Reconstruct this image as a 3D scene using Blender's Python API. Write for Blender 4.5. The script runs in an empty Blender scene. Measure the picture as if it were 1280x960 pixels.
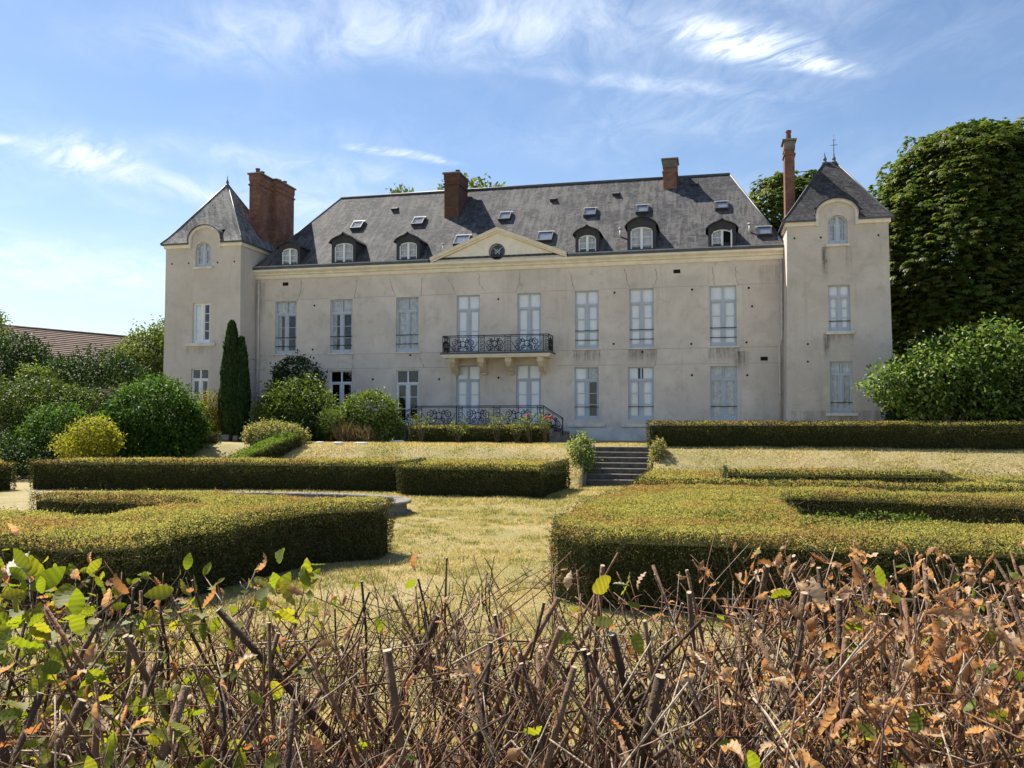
import bpy, bmesh, math, random, bisect
import numpy as np
from mathutils import Vector, Matrix

# ------------------------------------------------------------------ camera, sun, sky, exposure
SC = bpy.context.scene
COL = SC.collection
AL = math.radians(12.9)
cam = bpy.data.cameras.new("camera"); camo = bpy.data.objects.new("camera", cam); COL.objects.link(camo)
camo.location = (0, 0, 1.1)
camo.rotation_euler = (math.pi / 2 + math.atan(42 / 1064), 0, AL)
cam.sensor_width = 36; cam.lens = 36 * 1064 / 1280; cam.clip_start = .05; cam.clip_end = 3000
SC.camera = camo

SUN_E, SUN_A = math.radians(52), math.radians(-58)       # elevation; azimuth clockwise from +Y (negative: from the left, behind the house)
sdir = Vector((math.sin(SUN_A) * math.cos(SUN_E), math.cos(SUN_A) * math.cos(SUN_E), math.sin(SUN_E)))
sun = bpy.data.lights.new("sun", 'SUN'); sun.energy = 5.0; sun.angle = math.radians(.5); sun.color = (1, .93, .82)
suno = bpy.data.objects.new("sun", sun); COL.objects.link(suno); suno.rotation_euler = sdir.to_track_quat('Z', 'Y').to_euler()

W = bpy.data.worlds.new("World"); SC.world = W; W.use_nodes = True
SC.view_settings.view_transform = 'Standard'; SC.view_settings.look = 'None'; SC.view_settings.exposure = 1.05; SC.view_settings.gamma = 1


class NT:
    """small node helper"""
    def __init__(s, tree): s.t = tree; s.n = tree.nodes; s.l = tree.links
    def put(s, sock, v):
        if v is None: return
        if hasattr(v, 'is_output'): s.l.new(v, sock)
        elif isinstance(v, (tuple, list)):
            v = tuple(v)
            if len(sock.default_value) == 4 and len(v) == 3: v = v + (1,)
            sock.default_value = v
        else: sock.default_value = v
    def node(s, typ, ins=None, **kw):
        n = s.n.new(typ)
        for k, v in kw.items(): setattr(n, k, v)
        for k, v in (ins or {}).items(): s.put(n.inputs[k], v)
        return n
    def math(s, op, a, b=None, c=None, clamp=False):
        n = s.node('ShaderNodeMath', operation=op, use_clamp=clamp)
        s.put(n.inputs[0], a); s.put(n.inputs[1], b); s.put(n.inputs[2], c); return n.outputs[0]
    def vmath(s, op, a, b=None, out=0):
        n = s.node('ShaderNodeVectorMath', operation=op); s.put(n.inputs[0], a); s.put(n.inputs[1], b); return n.outputs[out]
    def noise(s, vec, scale, detail=4, rough=.55, dist=0, out='Fac'):
        return s.node('ShaderNodeTexNoise', {'Vector': vec, 'Scale': scale, 'Detail': detail, 'Roughness': rough, 'Distortion': dist}).outputs[out]
    def maprange(s, v, a, b, c=0., d=1., smooth=True):
        n = s.node('ShaderNodeMapRange', {'Value': v, 'From Min': a, 'From Max': b, 'To Min': c, 'To Max': d})
        if smooth: n.interpolation_type = 'SMOOTHSTEP'
        return n.outputs[0]
    def mix(s, f, a, b, blend='MIX'):
        n = s.node('ShaderNodeMix', data_type='RGBA', blend_type=blend)
        s.put(n.inputs[0], f); s.put(n.inputs[6], a); s.put(n.inputs[7], b); return n.outputs[2]
    def mapping(s, vec, loc=(0, 0, 0), rot=(0, 0, 0), scale=(1, 1, 1), typ='POINT'):
        return s.node('ShaderNodeMapping', {'Vector': vec, 'Location': loc, 'Rotation': rot, 'Scale': scale}, vector_type=typ).outputs[0]
    def ramp(s, f, stops):
        n = s.node('ShaderNodeValToRGB', {'Fac': f}); e = n.color_ramp.elements
        while len(e) < len(stops): e.new(.5)
        for i, (p, c) in enumerate(stops): e[i].position = p; e[i].color = (*c, 1)
        return n.outputs[0]


def build_sky():
    g = NT(W.node_tree); g.n.clear()
    sky = g.node('ShaderNodeTexSky', sky_type='NISHITA')
    sky.sun_disc = False; sky.sun_elevation = SUN_E; sky.sun_rotation = SUN_A
    sky.air_density = 1.0; sky.dust_density = .3; sky.ozone_density = 3.5; sky.altitude = 100
    d = g.node('ShaderNodeTexCoord').outputs['Generated']
    sp = g.node('ShaderNodeSeparateXYZ', {0: d})
    z = g.math('ADD', g.math('MAXIMUM', sp.outputs[2], .01), .12)
    p = g.node('ShaderNodeCombineXYZ', {0: g.math('DIVIDE', sp.outputs[0], z), 1: g.math('DIVIDE', sp.outputs[1], z)}).outputs[0]
    warp = g.noise(p, 2.2, 3, out='Color')
    pw = g.vmath('ADD', p, g.vmath('MULTIPLY', g.vmath('SUBTRACT', warp, (.5, .5, .5)), (.09, .09, 0)))
    fib = g.noise(g.mapping(pw, rot=(0, 0, math.radians(24)), scale=(.36, .62, 1), typ='TEXTURE'), 3.0, 9, .68, .7)
    fib2 = g.noise(g.mapping(pw, rot=(0, 0, math.radians(-30)), scale=(.42, .17, 1), typ='TEXTURE'), 2.6, 10, .66, 1.2)
    soft = g.noise(p, .9, 3)
    dens = g.math('MULTIPLY', g.maprange(soft, .34, .70), g.math('MULTIPLY', g.maprange(fib, .22, .88), .5))
    # (centre on the cloud plane, radii, turn, strength, fibre)
    for (cx, cy, ra, rb, rot, st, fb) in [(.09, 1.78, .17, .085, 30, 1.5, fib2), (.22, 1.88, .15, .04, 30, 1.4, fib2), (.02, 1.72, .12, .05, 40, .8, fib2), (-.87, 2.10, .07, .032, 40, 1.7, fib2), (-.76, 2.19, .13, .03, 42, .9, fib2),
                                          (-.44, 1.60, .46, .19, 12, .85, fib), (-.95, 1.55, .35, .14, 15, .5, fib), (-1.15, 2.1, .5, .12, 40, .4, fib), (-.14, 1.90, .36, .04, 22, .6, fib), (-1.60, 1.93, .16, .16, 20, 1.1, fib2), (-1.53, 2.12, .34, .10, 62, .8, fib), (-1.25, 2.35, .4, .14, 30, .35, fib),
                                          (-1.75, 1.75, .1, .05, 20, .8, fib2), (-2.4, 2.6, .9, .4, 40, .65, fib), (-1.9, 3.3, 1.3, .4, 30, .5, fib), (.55, 1.65, .12, .05, 30, .25, fib2)]:
        m = g.vmath('LENGTH', g.mapping(pw, (cx, cy, 0), (0, 0, math.radians(rot)), (ra, rb, 1), 'TEXTURE'), out=1)
        blob = g.math('MULTIPLY', g.maprange(m, .0, 1.35, 1., 0.), g.math('MULTIPLY', g.maprange(fb, *((.30, .74) if fb is fib2 else (.12, .95))), st))
        dens = g.math('ADD', dens, blob)
    haze = g.maprange(sp.outputs[2], .0, .34, .32, 0.)
    dens = g.math('MINIMUM', g.math('ADD', dens, haze), .93)
    col = g.mix(dens, sky.outputs[0], (7.0, 7.7, 8.6))
    bg = g.node('ShaderNodeBackground', {'Color': col, 'Strength': .072})
    g.l.new(bg.outputs[0], g.node('ShaderNodeOutputWorld').inputs[0])


build_sky()
rng = np.random.default_rng(7); random.seed(7)


# ------------------------------------------------------------------ helpers
def tag(o, label=None, cat=None, group=None, kind=None):
    for k, v in (('label', label), ('category', cat), ('group', group), ('kind', kind)):
        if v: o[k] = v
    return o


def empty(name, loc=(0, 0, 0), parent=None, **kw):
    o = bpy.data.objects.new(name, None); COL.objects.link(o); o.location = loc; o.parent = parent; o.empty_display_size = .2
    return tag(o, **kw)


def link(name, me, parent=None, loc=(0, 0, 0), scale=None, rot=None, **kw):
    o = bpy.data.objects.new(name, me); COL.objects.link(o); o.parent = parent; o.location = loc
    if scale: o.scale = scale
    if rot: o.rotation_euler = rot
    return tag(o, **kw)


class MB:
    def __init__(s): s.v = []; s.f = []; s.m = []; s.smooth = []
    def poly(s, pts, mi=0, sm=False):
        n = len(s.v); s.v += [tuple(p) for p in pts]; s.f.append(tuple(range(n, n + len(pts)))); s.m.append(mi); s.smooth.append(sm)
    def box(s, x0, x1, y0, y1, z0, z1, mi=0):
        n = len(s.v)
        s.v += [(x0, y0, z0), (x1, y0, z0), (x1, y1, z0), (x0, y1, z0), (x0, y0, z1), (x1, y0, z1), (x1, y1, z1), (x0, y1, z1)]
        for f in ((0, 3, 2, 1), (4, 5, 6, 7), (0, 1, 5, 4), (1, 2, 6, 5), (2, 3, 7, 6), (3, 0, 4, 7)):
            s.f.append(tuple(n + i for i in f)); s.m.append(mi); s.smooth.append(False)
    def hexa(s, b, t, mi=0):
        """box from four bottom and four top corners"""
        n = len(s.v); s.v += [tuple(p) for p in b] + [tuple(p) for p in t]
        for f in ((0, 3, 2, 1), (4, 5, 6, 7), (0, 1, 5, 4), (1, 2, 6, 5), (2, 3, 7, 6), (3, 0, 4, 7)):
            s.f.append(tuple(n + i for i in f)); s.m.append(mi); s.smooth.append(False)
    def tube(s, pts, r, n=6, mi=0, capmi=None, sm=True):
        pts = [Vector(p) for p in pts]; R = r if isinstance(r, (list, tuple)) else [r] * len(pts)
        base = len(s.v); ref = None
        for i, p in enumerate(pts):
            t = (pts[min(i + 1, len(pts) - 1)] - pts[max(i - 1, 0)]).normalized()
            if ref is None:
                ref = t.orthogonal().normalized()
            ref = (ref - t * ref.dot(t)); ref = ref.normalized() if ref.length > 1e-6 else t.orthogonal().normalized()
            b = t.cross(ref)
            for k in range(n):
                a = 2 * math.pi * (k + .5) / n
                s.v.append(tuple(p + (ref * math.cos(a) + b * math.sin(a)) * R[i]))
        for i in range(len(pts) - 1):
            for k in range(n):
                a, b2 = base + i * n + k, base + i * n + (k + 1) % n
                s.f.append((a, b2, b2 + n, a + n)); s.m.append(mi); s.smooth.append(sm)
        c = mi if capmi is None else capmi
        s.f.append(tuple(base + k for k in reversed(range(n)))); s.m.append(mi); s.smooth.append(False)
        s.f.append(tuple(base + (len(pts) - 1) * n + k for k in range(n))); s.m.append(c); s.smooth.append(False)
    def extrude_x(s, prof, x0, x1, mi=0):
        """closed (y,z) profile swept along X"""
        n = len(prof)
        for i in range(n):
            a, b = prof[i], prof[(i + 1) % n]
            s.poly([(x0, *a), (x1, *a), (x1, *b), (x0, *b)], mi)
        s.poly([(x0, *p) for p in reversed(prof)], mi); s.poly([(x1, *p) for p in prof], mi)
    def extrude_y(s, prof, y0, y1, mi=0):
        n = len(prof)
        for i in range(n):
            a, b = prof[i], prof[(i + 1) % n]
            s.poly([(a[0], y0, a[1]), (a[0], y1, a[1]), (b[0], y1, b[1]), (b[0], y0, b[1])], mi)
        s.poly([(p[0], y0, p[1]) for p in prof], mi); s.poly([(p[0], y1, p[1]) for p in reversed(prof)], mi)
    def lathe(s, prof, c, n=12, mi=0):
        for i in range(len(prof) - 1):
            (r0, z0), (r1, z1) = prof[i], prof[i + 1]
            for k in range(n):
                a, b = 2 * math.pi * k / n, 2 * math.pi * (k + 1) / n
                s.poly([(c[0] + r0 * math.cos(a), c[1] + r0 * math.sin(a), c[2] + z0), (c[0] + r0 * math.cos(b), c[1] + r0 * math.sin(b), c[2] + z0),
                        (c[0] + r1 * math.cos(b), c[1] + r1 * math.sin(b), c[2] + z1), (c[0] + r1 * math.cos(a), c[1] + r1 * math.sin(a), c[2] + z1)], mi)
    def mesh(s, name, mats):
        me = bpy.data.meshes.new(name); me.from_pydata(s.v, [], s.f)
        for m in mats: me.materials.append(m)
        me.polygons.foreach_set('material_index', s.m); me.polygons.foreach_set('use_smooth', s.smooth); me.update()
        return me
    def build(s, name, mats, parent=None, fix=True, bevel=0, **kw):
        if not isinstance(mats, (list, tuple)): mats = [mats]
        me = s.mesh(name, mats)
        if fix or bevel:
            bm = bmesh.new(); bm.from_mesh(me); bmesh.ops.remove_doubles(bm, verts=bm.verts, dist=1e-5)
            if bevel:
                es = [e for e in bm.edges if len(e.link_faces) == 2 and e.calc_face_angle(0) > .6]
                bmesh.ops.bevel(bm, geom=es, offset=bevel, segments=1, affect='EDGES')
            bmesh.ops.recalc_face_normals(bm, faces=bm.faces); bm.to_mesh(me); bm.free()
        return link(name, me, parent, **kw)


def np_mesh(name, V, F, mats, attrs=None, mi=None, smooth=False):
    """V (n,3), F (m,k) arrays -> mesh, with optional float attribute per face"""
    me = bpy.data.meshes.new(name); k = F.shape[1]
    me.vertices.add(len(V)); me.vertices.foreach_set('co', V.astype(np.float32).ravel())
    me.loops.add(F.size); me.loops.foreach_set('vertex_index', F.astype(np.int32).ravel())
    me.polygons.add(len(F)); me.polygons.foreach_set('loop_start', np.arange(0, F.size, k, dtype=np.int32)); me.polygons.foreach_set('loop_total', np.full(len(F), k, dtype=np.int32))
    for m in mats: me.materials.append(m)
    if mi is not None: me.polygons.foreach_set('material_index', mi.astype(np.int32))
    if smooth: me.polygons.foreach_set('use_smooth', np.ones(len(F), dtype=bool))
    me.update(calc_edges=True)
    for an, a in (attrs or {}).items():
        at = me.attributes.new(an, 'FLOAT', 'FACE'); at.data.foreach_set('value', a.astype(np.float32))
    me.validate()
    return me


def vnoise(P, seed=0):
    """value noise, P (n,3) -> 0..1"""
    i = np.floor(P).astype(np.int64); f = P - i; f = f * f * (3 - 2 * f)
    def h(a):
        n = (a[:, 0] * 374761393 + a[:, 1] * 668265263 + a[:, 2] * 2147483647 + seed * 1013904223) & 0xFFFFFFFF
        n = ((n ^ (n >> 13)) * 1274126177) & 0xFFFFFFFF
        return ((n ^ (n >> 16)) & 0xFFFF) / 65535.
    r = 0
    for dx in (0, 1):
        for dy in (0, 1):
            for dz in (0, 1):
                w = (f[:, 0] if dx else 1 - f[:, 0]) * (f[:, 1] if dy else 1 - f[:, 1]) * (f[:, 2] if dz else 1 - f[:, 2])
                r = r + w * h(i + np.array([dx, dy, dz]))
    return r


def unit(a): return a / np.maximum(np.linalg.norm(a, axis=1, keepdims=True), 1e-9)


def leaf_arrays(P, T, N, L, Wd, fold=.15):
    """one bent diamond quad per leaf: base P, direction T, facing N"""
    T = unit(T); B = unit(np.cross(N, T)); N2 = np.cross(T, B); L = np.asarray(L)[:, None]; Wd = np.asarray(Wd)[:, None]
    V = np.stack([P, P + T * L * .45 + B * Wd * .5 + N2 * L * fold, P + T * L - N2 * L * fold, P + T * L * .45 - B * Wd * .5 + N2 * L * fold], 1).reshape(-1, 3)
    F = np.arange(len(P) * 4).reshape(-1, 4)
    return V, F


def leaf_object(name, P, T, N, L, Wd, rnd, m, parent=None, fold=.15, **kw):
    V, F = leaf_arrays(P, T, N, L, Wd, fold)
    return link(name, np_mesh(name, V, F, [m], {'rnd': rnd}), parent, **kw)


def rvec(n): return unit(rng.normal(size=(n, 3)))


# ------------------------------------------------------------------ materials
def newmat(name):
    m = bpy.data.materials.new(name); m.use_nodes = True; g = NT(m.node_tree); g.n.clear()
    return m, g


def finish(g, color, rough=.8, bump=None, bstr=.3, bdist=.02, spec=.3, metal=0., extra=None):
    b = g.node('ShaderNodeBsdfPrincipled', {'Base Color': color, 'Roughness': rough, 'Metallic': metal, 'Specular IOR Level': spec})
    if bump is not None:
        g.put(b.inputs['Normal'], g.node('ShaderNodeBump', {'Height': bump, 'Strength': bstr, 'Distance': bdist}).outputs[0])
    out = b.outputs[0]
    if extra: out = extra(out)
    g.l.new(out, g.node('ShaderNodeOutputMaterial').inputs[0])


def P3(g): return g.node('ShaderNodeTexCoord').outputs['Object']


def plain(name, c, rough=.7, var=.25, scale=3., bump=.15, spec=.3, metal=0., bscale=30):
    m, g = newmat(name); p = P3(g)
    n1 = g.noise(p, scale, 5, .6); n2 = g.noise(p, bscale, 4)
    k = g.math('ADD', g.maprange(n1, .25, .75, 1 - var, 1 + var * .6), g.math('MULTIPLY', g.math('SUBTRACT', n2, .5), var))
    finish(g, g.mix(1., c, g.node('ShaderNodeCombineXYZ', {0: k, 1: k, 2: k}).outputs[0], 'MULTIPLY'), rough, n2, bump, .02, spec, metal)
    return m


def plaster(name, stains, c0=(.765, .68, .59), c1=(.625, .55, .475), zwet=1.5):
    m, g = newmat(name); p = P3(g); sp = g.node('ShaderNodeSeparateXYZ', {0: p})
    x, z = sp.outputs[0], sp.outputs[2]
    big = g.noise(p, .55, 4, .6, .6); mid = g.noise(p, 1.9, 5, .65, .4); fine = g.noise(p, 22, 5, .7)
    streak = g.noise(g.mapping(p, scale=(2.6, 2.6, .22)), 1.3, 5, .6)
    c = g.mix(g.maprange(big, .3, .7), c1, c0)
    c = g.mix(g.math('MULTIPLY', g.maprange(mid, .5, .74), .4), c, (.38, .335, .29))
    c = g.mix(g.math('MULTIPLY', g.maprange(mid, .25, .42, 1., 0.), .35), c, (.78, .71, .63))
    c = g.mix(g.math('MULTIPLY', g.maprange(streak, .54, .78), .38), c, (.38, .335, .29))
    c = g.mix(g.math('MULTIPLY', g.maprange(fine, .35, .75), .16), c, (.22, .19, .17))
    st = g.noise(g.mapping(p, scale=(7, 1, .35)), 1.0, 4, .7); st2 = g.noise(p, 5., 5, .7)
    tot = 0.
    for (x0, x1, zt, zb, k) in stains:
        a = g.math('MULTIPLY', g.maprange(x, x0 - .06, x0 + .05), g.maprange(x, x1 - .05, x1 + .06, 1., 0.))
        b = g.math('MULTIPLY', g.maprange(z, zb, zb + (zt - zb) * .75), g.math('LESS_THAN', z, zt))
        tot = g.math('ADD', tot, g.math('MULTIPLY', g.math('MULTIPLY', a, b), k))
    if stains:
        tot = g.math('MULTIPLY', tot, g.maprange(g.math('ADD', st, g.math('MULTIPLY', st2, .4)), .5, .9), clamp=True)
        c = g.mix(tot, c, (.16, .14, .125))
    foot = g.math('MULTIPLY', g.maprange(g.math('ADD', z, g.math('MULTIPLY', st2, 2.2)), zwet * .6, zwet + 1.6, 1., 0.), .5)
    c = g.mix(foot, c, (.46, .415, .375))
    finish(g, c, .92, g.math('ADD', g.math('MULTIPLY', fine, .5), mid), .35, .015, .15)
    return m


def slate(name, base=(.058, .060, .066), along='X', lich=.6, lc=(.165, .155, .145)):
    m, g = newmat(name); p = P3(g); sp = g.node('ShaderNodeSeparateXYZ', {0: p})
    u = g.math('ADD', sp.outputs[0], sp.outputs[1]) if along == 'XY' else sp.outputs[0]
    v = g.math('MULTIPLY', sp.outputs[2], 1.42)
    uv = g.node('ShaderNodeCombineXYZ', {0: u, 1: v}).outputs[0]
    br = g.node('ShaderNodeTexBrick', {'Vector': uv, 'Color1': (.7, .7, .7), 'Color2': (1.15, 1.15, 1.15), 'Mortar': (.22, .22, .22), 'Scale': 1., 'Mortar Size': .014, 'Mortar Smooth': .3, 'Brick Width': .22, 'Row Height': .125}, offset=.5)
    cells = g.node('ShaderNodeTexVoronoi', {'Vector': g.mapping(uv, scale=(4.5, 8., 1)), 'Scale': 1.}).outputs['Color']
    cv = g.node('ShaderNodeSeparateXYZ', {0: cells}).outputs[0]
    streak = g.noise(g.mapping(uv, scale=(3.2, .55, 1)), 1.1, 6, .68, .3); blot = g.noise(p, .45, 4, .6)
    fine = g.noise(p, 9, 5, .7)
    c = g.mix(1., base, br.outputs['Color'], 'MULTIPLY')
    c = g.mix(g.math('MULTIPLY', g.math('POWER', cv, 2.5), .7), c, tuple(b * 2.2 for b in base))
    c = g.mix(g.math('MULTIPLY', g.maprange(g.math('ADD', streak, g.math('MULTIPLY', g.math('SUBTRACT', blot, .5), .7)), .42, .62), lich), c, lc)
    c = g.mix(g.math('MULTIPLY', g.maprange(fine, .55, .75), .45), c, (.045, .045, .047))
    c = g.mix(g.math('MULTIPLY', g.maprange(g.noise(g.mapping(uv, scale=(2.2, .35, 1)), 1.7, 6, .75), .50, .62), .8), c, (.038, .038, .040))
    finish(g, c, .78, g.math('ADD', br.outputs['Fac'], g.math('MULTIPLY', cv, -.6)), .6, .03, .15)
    return m


def brick_mat(name, k=1., soot=.6):
    m, g = newmat(name); p = P3(g); sp = g.node('ShaderNodeSeparateXYZ', {0: p})
    uv = g.node('ShaderNodeCombineXYZ', {0: g.math('ADD', sp.outputs[0], sp.outputs[1]), 1: sp.outputs[2]}).outputs[0]
    br = g.node('ShaderNodeTexBrick', {'Vector': uv, 'Color1': (.17 * k, .065 * k, .038 * k), 'Color2': (.30 * k, .135 * k, .078 * k), 'Mortar': (.17 * k, .13 * k, .11 * k), 'Scale': 1., 'Mortar Size': .009, 'Brick Width': .22, 'Row Height': .07}, offset=.5)
    n = g.noise(p, 1.6, 5, .65); n2 = g.noise(p, 14, 4, .7)
    c = g.mix(g.math('MULTIPLY', g.maprange(n, .38, .66), soot), br.outputs['Color'], (.075, .05, .042))
    c = g.mix(g.math('MULTIPLY', g.maprange(n2, .58, .72), .4), c, (.36 * k, .25 * k, .19 * k))
    finish(g, c, .9, br.outputs['Fac'], -.4, .015, .2)
    return m


def leafmat(name, stops, transl=.35, rough=.5, patch=None, spec=.12, tmul=(1.5, 1.6, .7), patch2=None):
    m, g = newmat(name)
    a = g.node('ShaderNodeAttribute', attribute_name='rnd', attribute_type='GEOMETRY').outputs['Fac']
    c = g.ramp(a, stops)
    if patch:
        col, sc, lo, hi, k = patch
        c = g.mix(g.math('MULTIPLY', g.maprange(g.noise(P3(g), sc, 4, .6), lo, hi), k), c, col)
    if patch2:
        col, sc, lo, hi, k = patch2; n_ = g.noise(g.mapping(P3(g), (3.7, 1.9, 0)), sc, 5, .65); c = g.mix(g.math('MULTIPLY', g.maprange(n_, lo, hi), k), c, col)
    def ex(out):
        t = g.node('ShaderNodeBsdfTranslucent', {'Color': g.mix(1., c, tmul, 'MULTIPLY')})
        mx = g.node('ShaderNodeMixShader', {0: transl}); g.l.new(out, mx.inputs[1]); g.l.new(t.outputs[0], mx.inputs[2]); return mx.outputs[0]
    finish(g, c, rough, spec=spec, extra=ex)
    return m


M = {}
M['cream'] = plain('cream_painted_stone', (.84, .765, .635), .8, .12, 2.5)
M['corbel'] = plain('ochre_corbel_stone', (.66, .55, .38), .85, .2, 3)
M['sill'] = plain('pale_sill_stone', (.72, .67, .60), .85, .2, 3)
M['plinth'] = plain('grey_cement_plinth', (.60, .60, .58), .9, .3, 1.2)
M['paint'] = plain('pale_blue_grey_window_paint', (.48, .53, .59), .45, .08, 2)
M['paint_w'] = plain('white_window_paint', (.78, .80, .82), .45, .06, 2)
M['shutter'] = plain('white_inside_shutter', (.96, .96, .95), .6, .05, 2)
M['curtain'] = plain('grey_net_curtain', (.62, .63, .62), .9, .3, 5)
M['sky_sheen'] = plain('skylight_reflection_grey', (.26, .28, .29), .9, .3, 5)  # grey that stands in for sky reflected in the skylights
M['iron'] = plain('black_wrought_iron', (.018, .02, .023), .5, .3, 6)
M['bar'] = plain('dark_guard_bar', (.03, .035, .04), .5, .2, 6)
M['zinc'] = plain('dark_zinc', (.075, .08, .09), .5, .3, 2, spec=.5)
M['zincl'] = plain('pale_zinc', (.34, .35, .36), .5, .2, 2, spec=.5)
M['lead'] = plain('dark_slate_cladding', (.045, .045, .05), .6, .35, 5)
M['pipe'] = plain('grey_painted_pipe', (.64, .59, .52), .6, .2, 3)
M['hole'] = plain('dark_hole', (.015, .014, .013), .95, .2, 3)
M['crack'] = plain('dark_crack', (.22, .195, .17), .95, .3, 6)
M['joint'] = plain('render_joint_line', (.47, .42, .365), .95, .25, 2)
M['stone'] = plain('weathered_grey_stone', (.21, .195, .175), .92, .4, 3, .5)
M['stone_d'] = plain('shade_dark_step_stone', (.125, .115, .10), .92, .5, 5, .5)  # dark stone with the shade of the risers put into its colour
M['stone_n'] = plain('pale_step_edge', (.19, .175, .155), .9, .45, 7, .5)  # lighter than the risers
M['cap'] = plain('sooty_cap_stone', (.17, .15, .12), .92, .4, 3, .5)
M['pot'] = plain('terracotta_pot', (.16, .075, .055), .85, .3, 4)
M['brick'] = brick_mat('old_red_brick', 1.05, .6); M['brick_d'] = brick_mat('sooty_dark_brick', .5, .75)
M['slate'] = slate('lichened_slate')
M['slate_t'] = slate('grey_tower_slate', (.125, .125, .128), 'XY', .75, (.25, .245, .235))
M['slate_r'] = slate('dark_tower_slate', (.05, .05, .053), 'XY', .18)
M['bark'] = plain('brown_bark', (.11, .085, .062), .9, .45, 8, .6)
M['room'] = plain('unlit_room_dark', (.03, .028, .026), .9, .1, 1)  # near-black colour stands in for the shade inside unlit rooms


def glass_mat():
    m, g = newmat('window_glass')
    fr = g.node('ShaderNodeLayerWeight', {'Blend': .35}).outputs['Fresnel']
    f = g.math('ADD', g.math('MULTIPLY', fr, .45), .008, clamp=True)
    t = g.node('ShaderNodeBsdfTransparent', {'Color': (.98, .985, .99)}); s = g.node('ShaderNodeBsdfGlossy', {'Color': (.95, .97, 1.), 'Roughness': .03})
    mx = g.node('ShaderNodeMixShader', {0: f}); g.l.new(t.outputs[0], mx.inputs[1]); g.l.new(s.outputs[0], mx.inputs[2])
    g.l.new(mx.outputs[0], g.node('ShaderNodeOutputMaterial').inputs[0]); return m


M['glass'] = glass_mat()

# ------------------------------------------------------------------ ground
ZG = -1.3                                   # level of the garden; the terrace is 0


def ground_z(X, Y, stair=True):
    X = np.asarray(X, float); Y = np.asarray(Y, float)
    w = -X * math.sin(AL) + Y * math.cos(AL)
    t = np.clip((Y - 28.9) / 3.0, 0, 1); t = t * t * (3 - 2 * t) * .5 + t * .5
    z = ZG + 1.3 * t
    n = np.clip((7.5 - w) / 4.5, 0, 1); n = n * n * (3 - 2 * n)
    z = np.where(Y < 20, ZG + n * .95, z)
    if stair:
        inx = (X > -4.33) & (X < -1.87)
        z = np.where(inx & (Y > 28) & (Y < 32.5), ZG - .06, z)
        z = np.where(inx & (Y >= 32.5), 0, z)
    und = (vnoise(np.stack([X * .35, Y * .35, X * 0], 1)) - .5) * .06
    return z + np.where((Y > 32.3), und * .2, und)


def ground_mat():
    m, g = newmat('dry_lawn'); p = P3(g)
    a = g.noise(p, .5, 5, .65, .3); b = g.noise(p, 2.6, 5, .65); c = g.noise(p, 38, 5, .7)
    k = g.mix(g.maprange(a, .32, .68), (.49, .395, .225), (.34, .305, .135))
    k = g.mix(g.math('MULTIPLY', g.maprange(b, .52, .72), .6), k, (.58, .44, .26))
    k = g.mix(g.math('MULTIPLY', g.maprange(b, .25, .40, 1., 0.), .5), k, (.13, .14, .045))
    k = g.mix(g.maprange(c, .35, .7, .5, 0.), k, (.10, .085, .04))
    finish(g, k, .95, c, .8, .04, .1)
    return m


def build_ground():
    xs = np.unique(np.concatenate([np.linspace(-400, -45, 10), np.linspace(-45, 25, 141), np.linspace(25, 400, 10), [-4.34, -4.32, -1.88, -1.86]]))
    ys = np.unique(np.concatenate([np.linspace(-60, -4, 6), np.linspace(-4, 34, 153), np.linspace(34, 60, 14), np.linspace(60, 900, 8), [32.49, 32.51]]))
    X, Y = np.meshgrid(xs, ys); V = np.stack([X.ravel(), Y.ravel(), ground_z(X.ravel(), Y.ravel())], 1)
    nx, ny = len(xs), len(ys); i = (np.arange(ny - 1)[:, None] * nx + np.arange(nx - 1)[None]).ravel()
    F = np.stack([i, i + 1, i + 1 + nx, i + nx], 1)
    link('lawn_ground', np_mesh('lawn_ground', V, F, [ground_mat()], smooth=True), kind='structure')


build_ground()

# ------------------------------------------------------------------ the chateau
CH = empty('chateau', (-10, 41, 0), label='long grey rendered chateau with slate roofs and two corner towers', cat='building')
CHI = Matrix.Translation((10, -41, 0))


def part(mb, name, mats, parent=None, **kw):
    """build in world coordinates and parent to the chateau or one of its parts (all with known offset)"""
    o = mb.build(name, mats, None, **kw); par = parent or CH
    o.parent = par; o.matrix_parent_inverse = CHI
    return o


def group_part(name, **kw):
    e = bpy.data.objects.new(name, None); COL.objects.link(e); e.parent = CH; e.matrix_parent_inverse = CHI; e.location = (0, 0, 0); e.empty_display_size = .2
    return tag(e, **kw)


def sub(mb, name, mats, par, **kw):
    o = mb.build(name, mats, None, **kw); o.parent = par; return o


YF = 41.0
UP = [(-22.27, -21.03, 4.45, 7.25), (-19.12, -17.88, 4.45, 7.25), (-15.49, -14.27, 4.45, 7.25), (-12.25, -11.05, 4.27, 7.25), (-9.12, -7.93, 4.27, 7.25), (-6.24, -5.08, 4.45, 7.28), (-3.60, -2.44, 4.45, 7.30), (.16, 1.39, 4.45, 7.30)]
LO = [(-22.37, -21.05, 1.0, 3.53), (-19.13, -17.87, 1.0, 3.53), (-15.47, -14.25, .76, 3.53), (-12.28, -11.03, .76, 3.71), (-9.19, -7.94, .76, 3.71), (-6.27, -5.09, 1.0, 3.54), (-3.68, -2.46, 1.0, 3.53), (.16, 1.38, 1.0, 3.52)]


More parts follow.
